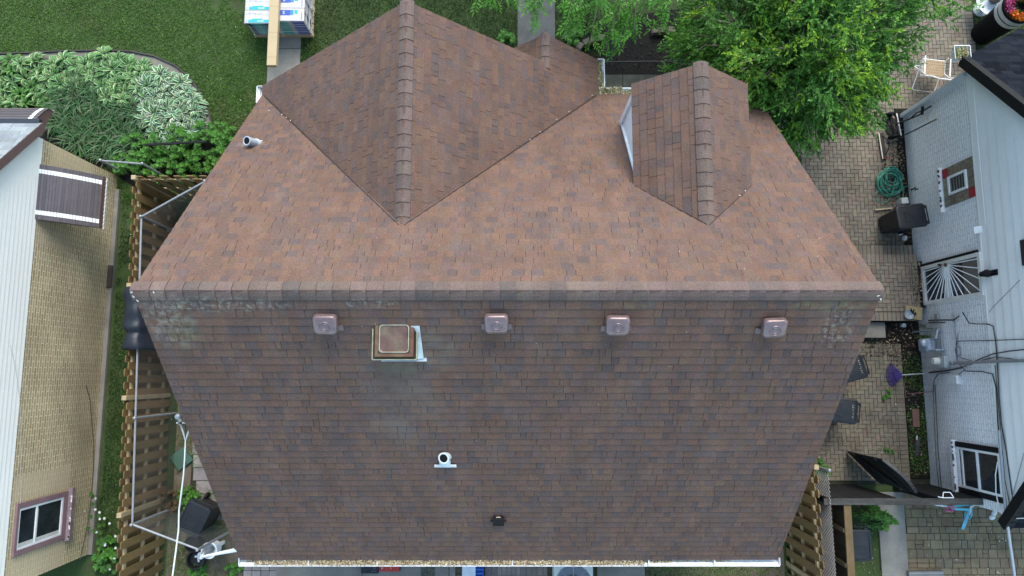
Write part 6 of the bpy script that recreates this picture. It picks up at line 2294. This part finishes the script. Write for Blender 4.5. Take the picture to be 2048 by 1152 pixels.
# big cedar beside the roof corner
cc = np.array([5.92, 6.80, 2.9]); cr = np.array([2.45, 2.30, 2.6])
cedar = thing('cedar_tree', 'big feathery green cedar with yellow tipped sprays beside the dormer', 'tree', (6.05, 6.8, 0))
tk = MB()
tk.tube([(6.05, 6.8, 0), (6.0, 6.8, 1.2), (6.1, 6.85, 2.6), (6.05, 6.8, 4.4)], [.22, .18, .13, .04], 10)
tk.tube([(5.95, 6.75, .4), (5.6, 6.4, 2.2), (5.2, 6.2, 3.6)], [.12, .09, .03], 8); tk.tube([(6.1, 6.9, .5), (6.6, 7.2, 2.0), (6.9, 7.4, 3.6)], [.12, .09, .03], 8)
tk.build('trunk', mat('cedar_bark', (.14, .10, .075), .9, .2, 6, .15, 50), cedar, world=True)
tw = MB()
bV, bT = [], []
NBR = 430
rs = np.random.default_rng(21)
def spray(base, axis, L, tintc, n=16, wid=.10, leaf=(.05, .088)):
    """one flat fan of scale leaves along an axis"""
    axis = axis / np.linalg.norm(axis)
    s_ = np.cross(axis, rs.normal(size=3)); s_ /= np.linalg.norm(s_)
    s_[2] *= .5
    t_ = np.sort(rs.uniform(0.05, 1, n))
    sg = np.where(rs.random(n) < .5, -1.0, 1.0)
    b = base[None] + axis[None] * (t_ * L)[:, None]
    b[:, 2] -= .10 * L * t_ ** 2
    d = axis[None] * rs.uniform(.8, 1.1, (n, 1)) + s_[None] * (sg * rs.uniform(.35, .85, n))[:, None] + rs.normal(0, .12, (n, 3))
    d = unit(d)
    sd = unit(np.cross(d, rs.normal(size=(n, 3))))
    ln = rs.uniform(*leaf, n) * (1.15 - .35 * t_)
    bV.append(leaf_quads(b, d, sd, ln, ln * rs.uniform(.34, .50, n), .12))
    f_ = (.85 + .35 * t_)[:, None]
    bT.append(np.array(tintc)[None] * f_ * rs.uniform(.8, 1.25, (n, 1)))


GRN = [np.array(c) for c in ((.062, .170, .024), (.074, .196, .026), (.052, .148, .024), (.096, .230, .032))]
YG = np.array((.26, .44, .03))
cl_n = 0
for b in range(NBR):
    u = rs.uniform(-.55, 1.0); a = rs.uniform(0, 2 * np.pi)
    q = np.array([np.cos(a) * np.sqrt(max(0, 1 - u * u)), np.sin(a) * np.sqrt(max(0, 1 - u * u)), u])
    lump = 1 + .10 * np.sin(3 * a + 1.3) + .07 * np.sin(5 * a + 4 * u) + rs.uniform(-.20, .10)
    if q[0] > .1 and q[1] < .1: lump *= .86
    tip = cc + q * cr * lump
    if b < 26: tip = np.array([5.0, 5.75, 3.75]) + q * np.array([.75, .55, .45])
    elif b < 60: tip = np.array([4.5, 7.3, 3.4]) + q * np.array([.95, .9, .8])
    root = cc + np.array([0, 0, -.6]) + q * cr * .12 * np.array([1, 1, .6])
    mid = root * .45 + tip * .55 + np.array([0, 0, .25])
    yellow = rs.random() < .30 and u > .05
    g = GRN[rs.integers(0, 4)] * rs.uniform(.85, 1.15)
    if b % 2 == 0 or yellow:
        tw.tube([tuple(root), tuple(mid), tuple(tip)], [.03, .018, .005], 5, 0, tuple(np.array((1, 1, 1)) * rs.uniform(.8, 1.3)))
    for k in range(7):
        f = .50 + .50 * (k / 6) if k else .35
        pt = (root * (1 - f) ** 2 + 2 * mid * f * (1 - f) * 1.0 + tip * f * f)
        wv = rs.normal(0, .18, 3) * (1.1 - .4 * f)
        pt = pt + wv
        out = q * np.array([1, 1, .55]) + rs.normal(0, .35, 3)
        if k % 2 == 0 and (b % 2 == 0):
            tw.tube([tuple(root * (1 - f) ** 2 + 2 * mid * f * (1 - f) + tip * f * f), tuple(pt + out * .10)], [.007, .003], 4)
        for s_ in range(5):
            ax = out + rs.normal(0, .45, 3); ax[2] -= .12
            c_ = g
            if yellow and k >= 5: c_ = YG * .55 + g * .45 if s_ % 2 else YG * .85 + g * .15
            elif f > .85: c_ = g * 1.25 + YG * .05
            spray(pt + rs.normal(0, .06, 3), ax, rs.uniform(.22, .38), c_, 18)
V = np.concatenate(bV); T = np.concatenate(bT)
cen = V.mean(1)
keep = (cen[:, 2] > house_top(cen[:, 0], cen[:, 1]) + .06) & ~((cen[:, 0] < 4.0) & (cen[:, 1] < 4.9)) & (cen[:, 2] > .15)
keep &= ~((cen[:, 0] > 9.7) & (cen[:, 1] < 6.6))
off = (6.05, 6.8, 0)
quads('crown', V[keep], T[keep], M['leaf'], cedar, off)
tw.build('twigs', mat('cedar_twig', (.23, .19, .15), .85, .15, 8, .1, 50), cedar, world=True)

# ash tree: trunk beyond the top edge, branches reach into view
ash = thing('ash_tree', 'ash tree reaching drooping branches of bright compound leaves over the front walk', 'tree', (2.6, 12.4, 0))
tk = MB()
tk.tube([(2.6, 12.4, 0), (2.55, 12.3, 2.0), (2.5, 12.2, 4.0), (2.4, 12.0, 6.5)], [.24, .19, .15, .08], 12)
aw2 = MB()
aV, aT = [], []
tips = [(985, -5, 4.6), (1000, 8, 4.5), (1062, 28, 4.4), (1072, 8, 4.6), (1062, -12, 4.8), (1140, 8, 4.7), (1137, 30, 4.2), (1150, 62, 4.0), (1130, 82, 3.8), (1190, 40, 4.3), (1192, 12, 4.6), (1215, -5, 5.0), (1238, 42, 4.3), (1225, 66, 4.1), (1246, 88, 3.9), (1268, 60, 4.1), (1262, 24, 4.4),
        (1280, -5, 4.8), (1305, 8, 4.7), (1330, 22, 4.4), (1100, -14, 4.9), (1020, -16, 4.9), (1345, -10, 4.8), (1165, -12, 5.0), (1240, 105, 3.7), (955, -14, 4.8), (1180, 88, 3.6), (1212, 96, 3.6), (1320, -15, 5.0)]
TKP = Vector((2.5, 12.1, 4.4))
def compound(b, ax, L, c_):
    """one drooping compound leaf: a rachis with paired leaflets"""
    n = 5
    ax = ax / np.linalg.norm(ax)
    s_ = np.cross(ax, np.array([0, 0, 1.0])) + rs.normal(0, .15, 3); s_ /= np.linalg.norm(s_)
    B, D, Ln = [], [], []
    for i in range(n):
        t_ = .22 + .68 * i / (n - 1)
        p = b + ax * L * t_ - np.array([0, 0, .25 * L * t_ * t_])
        for sg in (-1, 1):
            B.append(p); D.append(s_ * sg * .85 + ax * .62 + rs.normal(0, .10, 3) - np.array([0, 0, .12])); Ln.append(rs.uniform(.075, .115))
    p = b + ax * L - np.array([0, 0, .25 * L]); B.append(p); D.append(ax + rs.normal(0, .1, 3)); Ln.append(.11)
    D = unit(np.array(D)); B = np.array(B); Ln = np.array(Ln)
    sd = unit(np.cross(D, np.array([0, 0, 1.0])[None] + rs.normal(0, .25, (len(D), 3))))
    aV.append(leaf_quads(B, D, sd, Ln, Ln * .36, .1, .2))
    aT.append(np.array(c_)[None] * rs.uniform(.8, 1.25, (len(D), 1)))
    if b[1] < 10.2: aw2.tube([tuple(b), tuple(b + ax * L * .5 - np.array([0, 0, .0625 * L])), tuple(b + ax * L - np.array([0, 0, .25 * L]))], .0035, 4, 0, (.35, .55, .12))
AG = [(.085, .27, .022), (.10, .30, .028), (.065, .21, .02), (.125, .33, .035)]
for (px, py, h) in tips:
    t_ = P(px, py, h)
    m1 = TKP.lerp(t_, .5) + Vector((0, 0, .7)); m2 = TKP.lerp(t_, .82) + Vector((0, 0, .35))
    aw2.tube([TKP, m1, m2, t_], [.05, .03, .012, .005], 6)
    dirv = np.array((t_ - m2).normalized())
    for k in range(7):
        f = rs.uniform(.25, 1.0)
        pt = np.array(m2.lerp(t_, f)) + rs.normal(0, .03, 3)
        side = rs.normal(0, 1, 3); side[2] *= .3
        ax = dirv * .9 + side * .75; ax[2] -= .25
        compound(pt, ax, rs.uniform(.20, .34), AG[rs.integers(0, 4)])
for k in range(1500):       # the rest of its crown, out of the frame
    a = rs.uniform(0, 6.28); rr2 = 2.6 * np.sqrt(rs.random())
    pt = np.array([2.5 + rr2 * np.cos(a), 12.2 + rr2 * .9 * np.sin(a), 5.6 + rs.uniform(-1.0, 1.6)])
    compound(pt, np.array([np.cos(a), np.sin(a), -.2]) + rs.normal(0, .5, 3), .3, AG[rs.integers(0, 4)])
for k in range(9):
    a = k * .7; tk.tube([(2.45, 12.1, 4.5), (2.5 + 1.2 * math.cos(a), 12.2 + 1.1 * math.sin(a), 5.6), (2.5 + 2.3 * math.cos(a), 12.2 + 2.0 * math.sin(a), 5.9)], [.07, .04, .012], 6)
tk.build('trunk', mat('ash_bark', (.16, .14, .115), .9, .2, 6, .15, 50), ash, world=True)
quads('crown', np.concatenate(aV), np.concatenate(aT), M['leaf'], ash, (2.6, 12.4, 0))
aw2.build('branches', mat('ash_twig', (.16, .15, .10), .8, .15, 8), ash, world=True)

# ------------------------------------------------------------ sky, sun, camera
w = bpy.data.worlds.new('World')
SC.world = w
w.use_nodes = True
nt = w.node_tree
bg = nt.nodes['Background']
sk = nt.nodes.new('ShaderNodeTexSky')
sk.sky_type = 'NISHITA'
sk.sun_disc = False
SUN_EL, SUN_AZ = R(49), R(14)        # azimuth from +Y towards +X
sk.sun_elevation = SUN_EL
sk.sun_rotation = SUN_AZ
sk.dust_density = 1.0
sk.ozone_density = 1.6
hs = nt.nodes.new('ShaderNodeHueSaturation')
hs.inputs['Saturation'].default_value = .94
hs.inputs['Hue'].default_value = .485
nt.links.new(sk.outputs[0], hs.inputs['Color'])
nt.links.new(hs.outputs[0], bg.inputs['Color'])
bg.inputs['Strength'].default_value = .15
sd = bpy.data.lights.new('sun', 'SUN')
sd.energy = 1.4
sd.angle = R(38)
sd.color = (1.0, .94, .84)
so = bpy.data.objects.new('sun', sd)
COL.objects.link(so)
dirv = Vector((math.sin(SUN_AZ) * math.cos(SUN_EL), math.cos(SUN_AZ) * math.cos(SUN_EL), math.sin(SUN_EL)))
so.rotation_euler = (-dirv).to_track_quat('-Z', 'Y').to_euler()
so.location = dirv * 40
cd = bpy.data.cameras.new('camera')
co = bpy.data.objects.new('camera', cd)
COL.objects.link(co)
co.location = (0, 0, CAMH)
co.rotation_euler = (TH, 0, 0)
cd.sensor_width = 36
cd.lens = FOC * 36 / 2048
cd.clip_end = 1000
SC.camera = co
SC.view_settings.view_transform = 'Standard'
SC.view_settings.look = 'None'
SC.view_settings.gamma = 1
SC.view_settings.exposure = 1.5
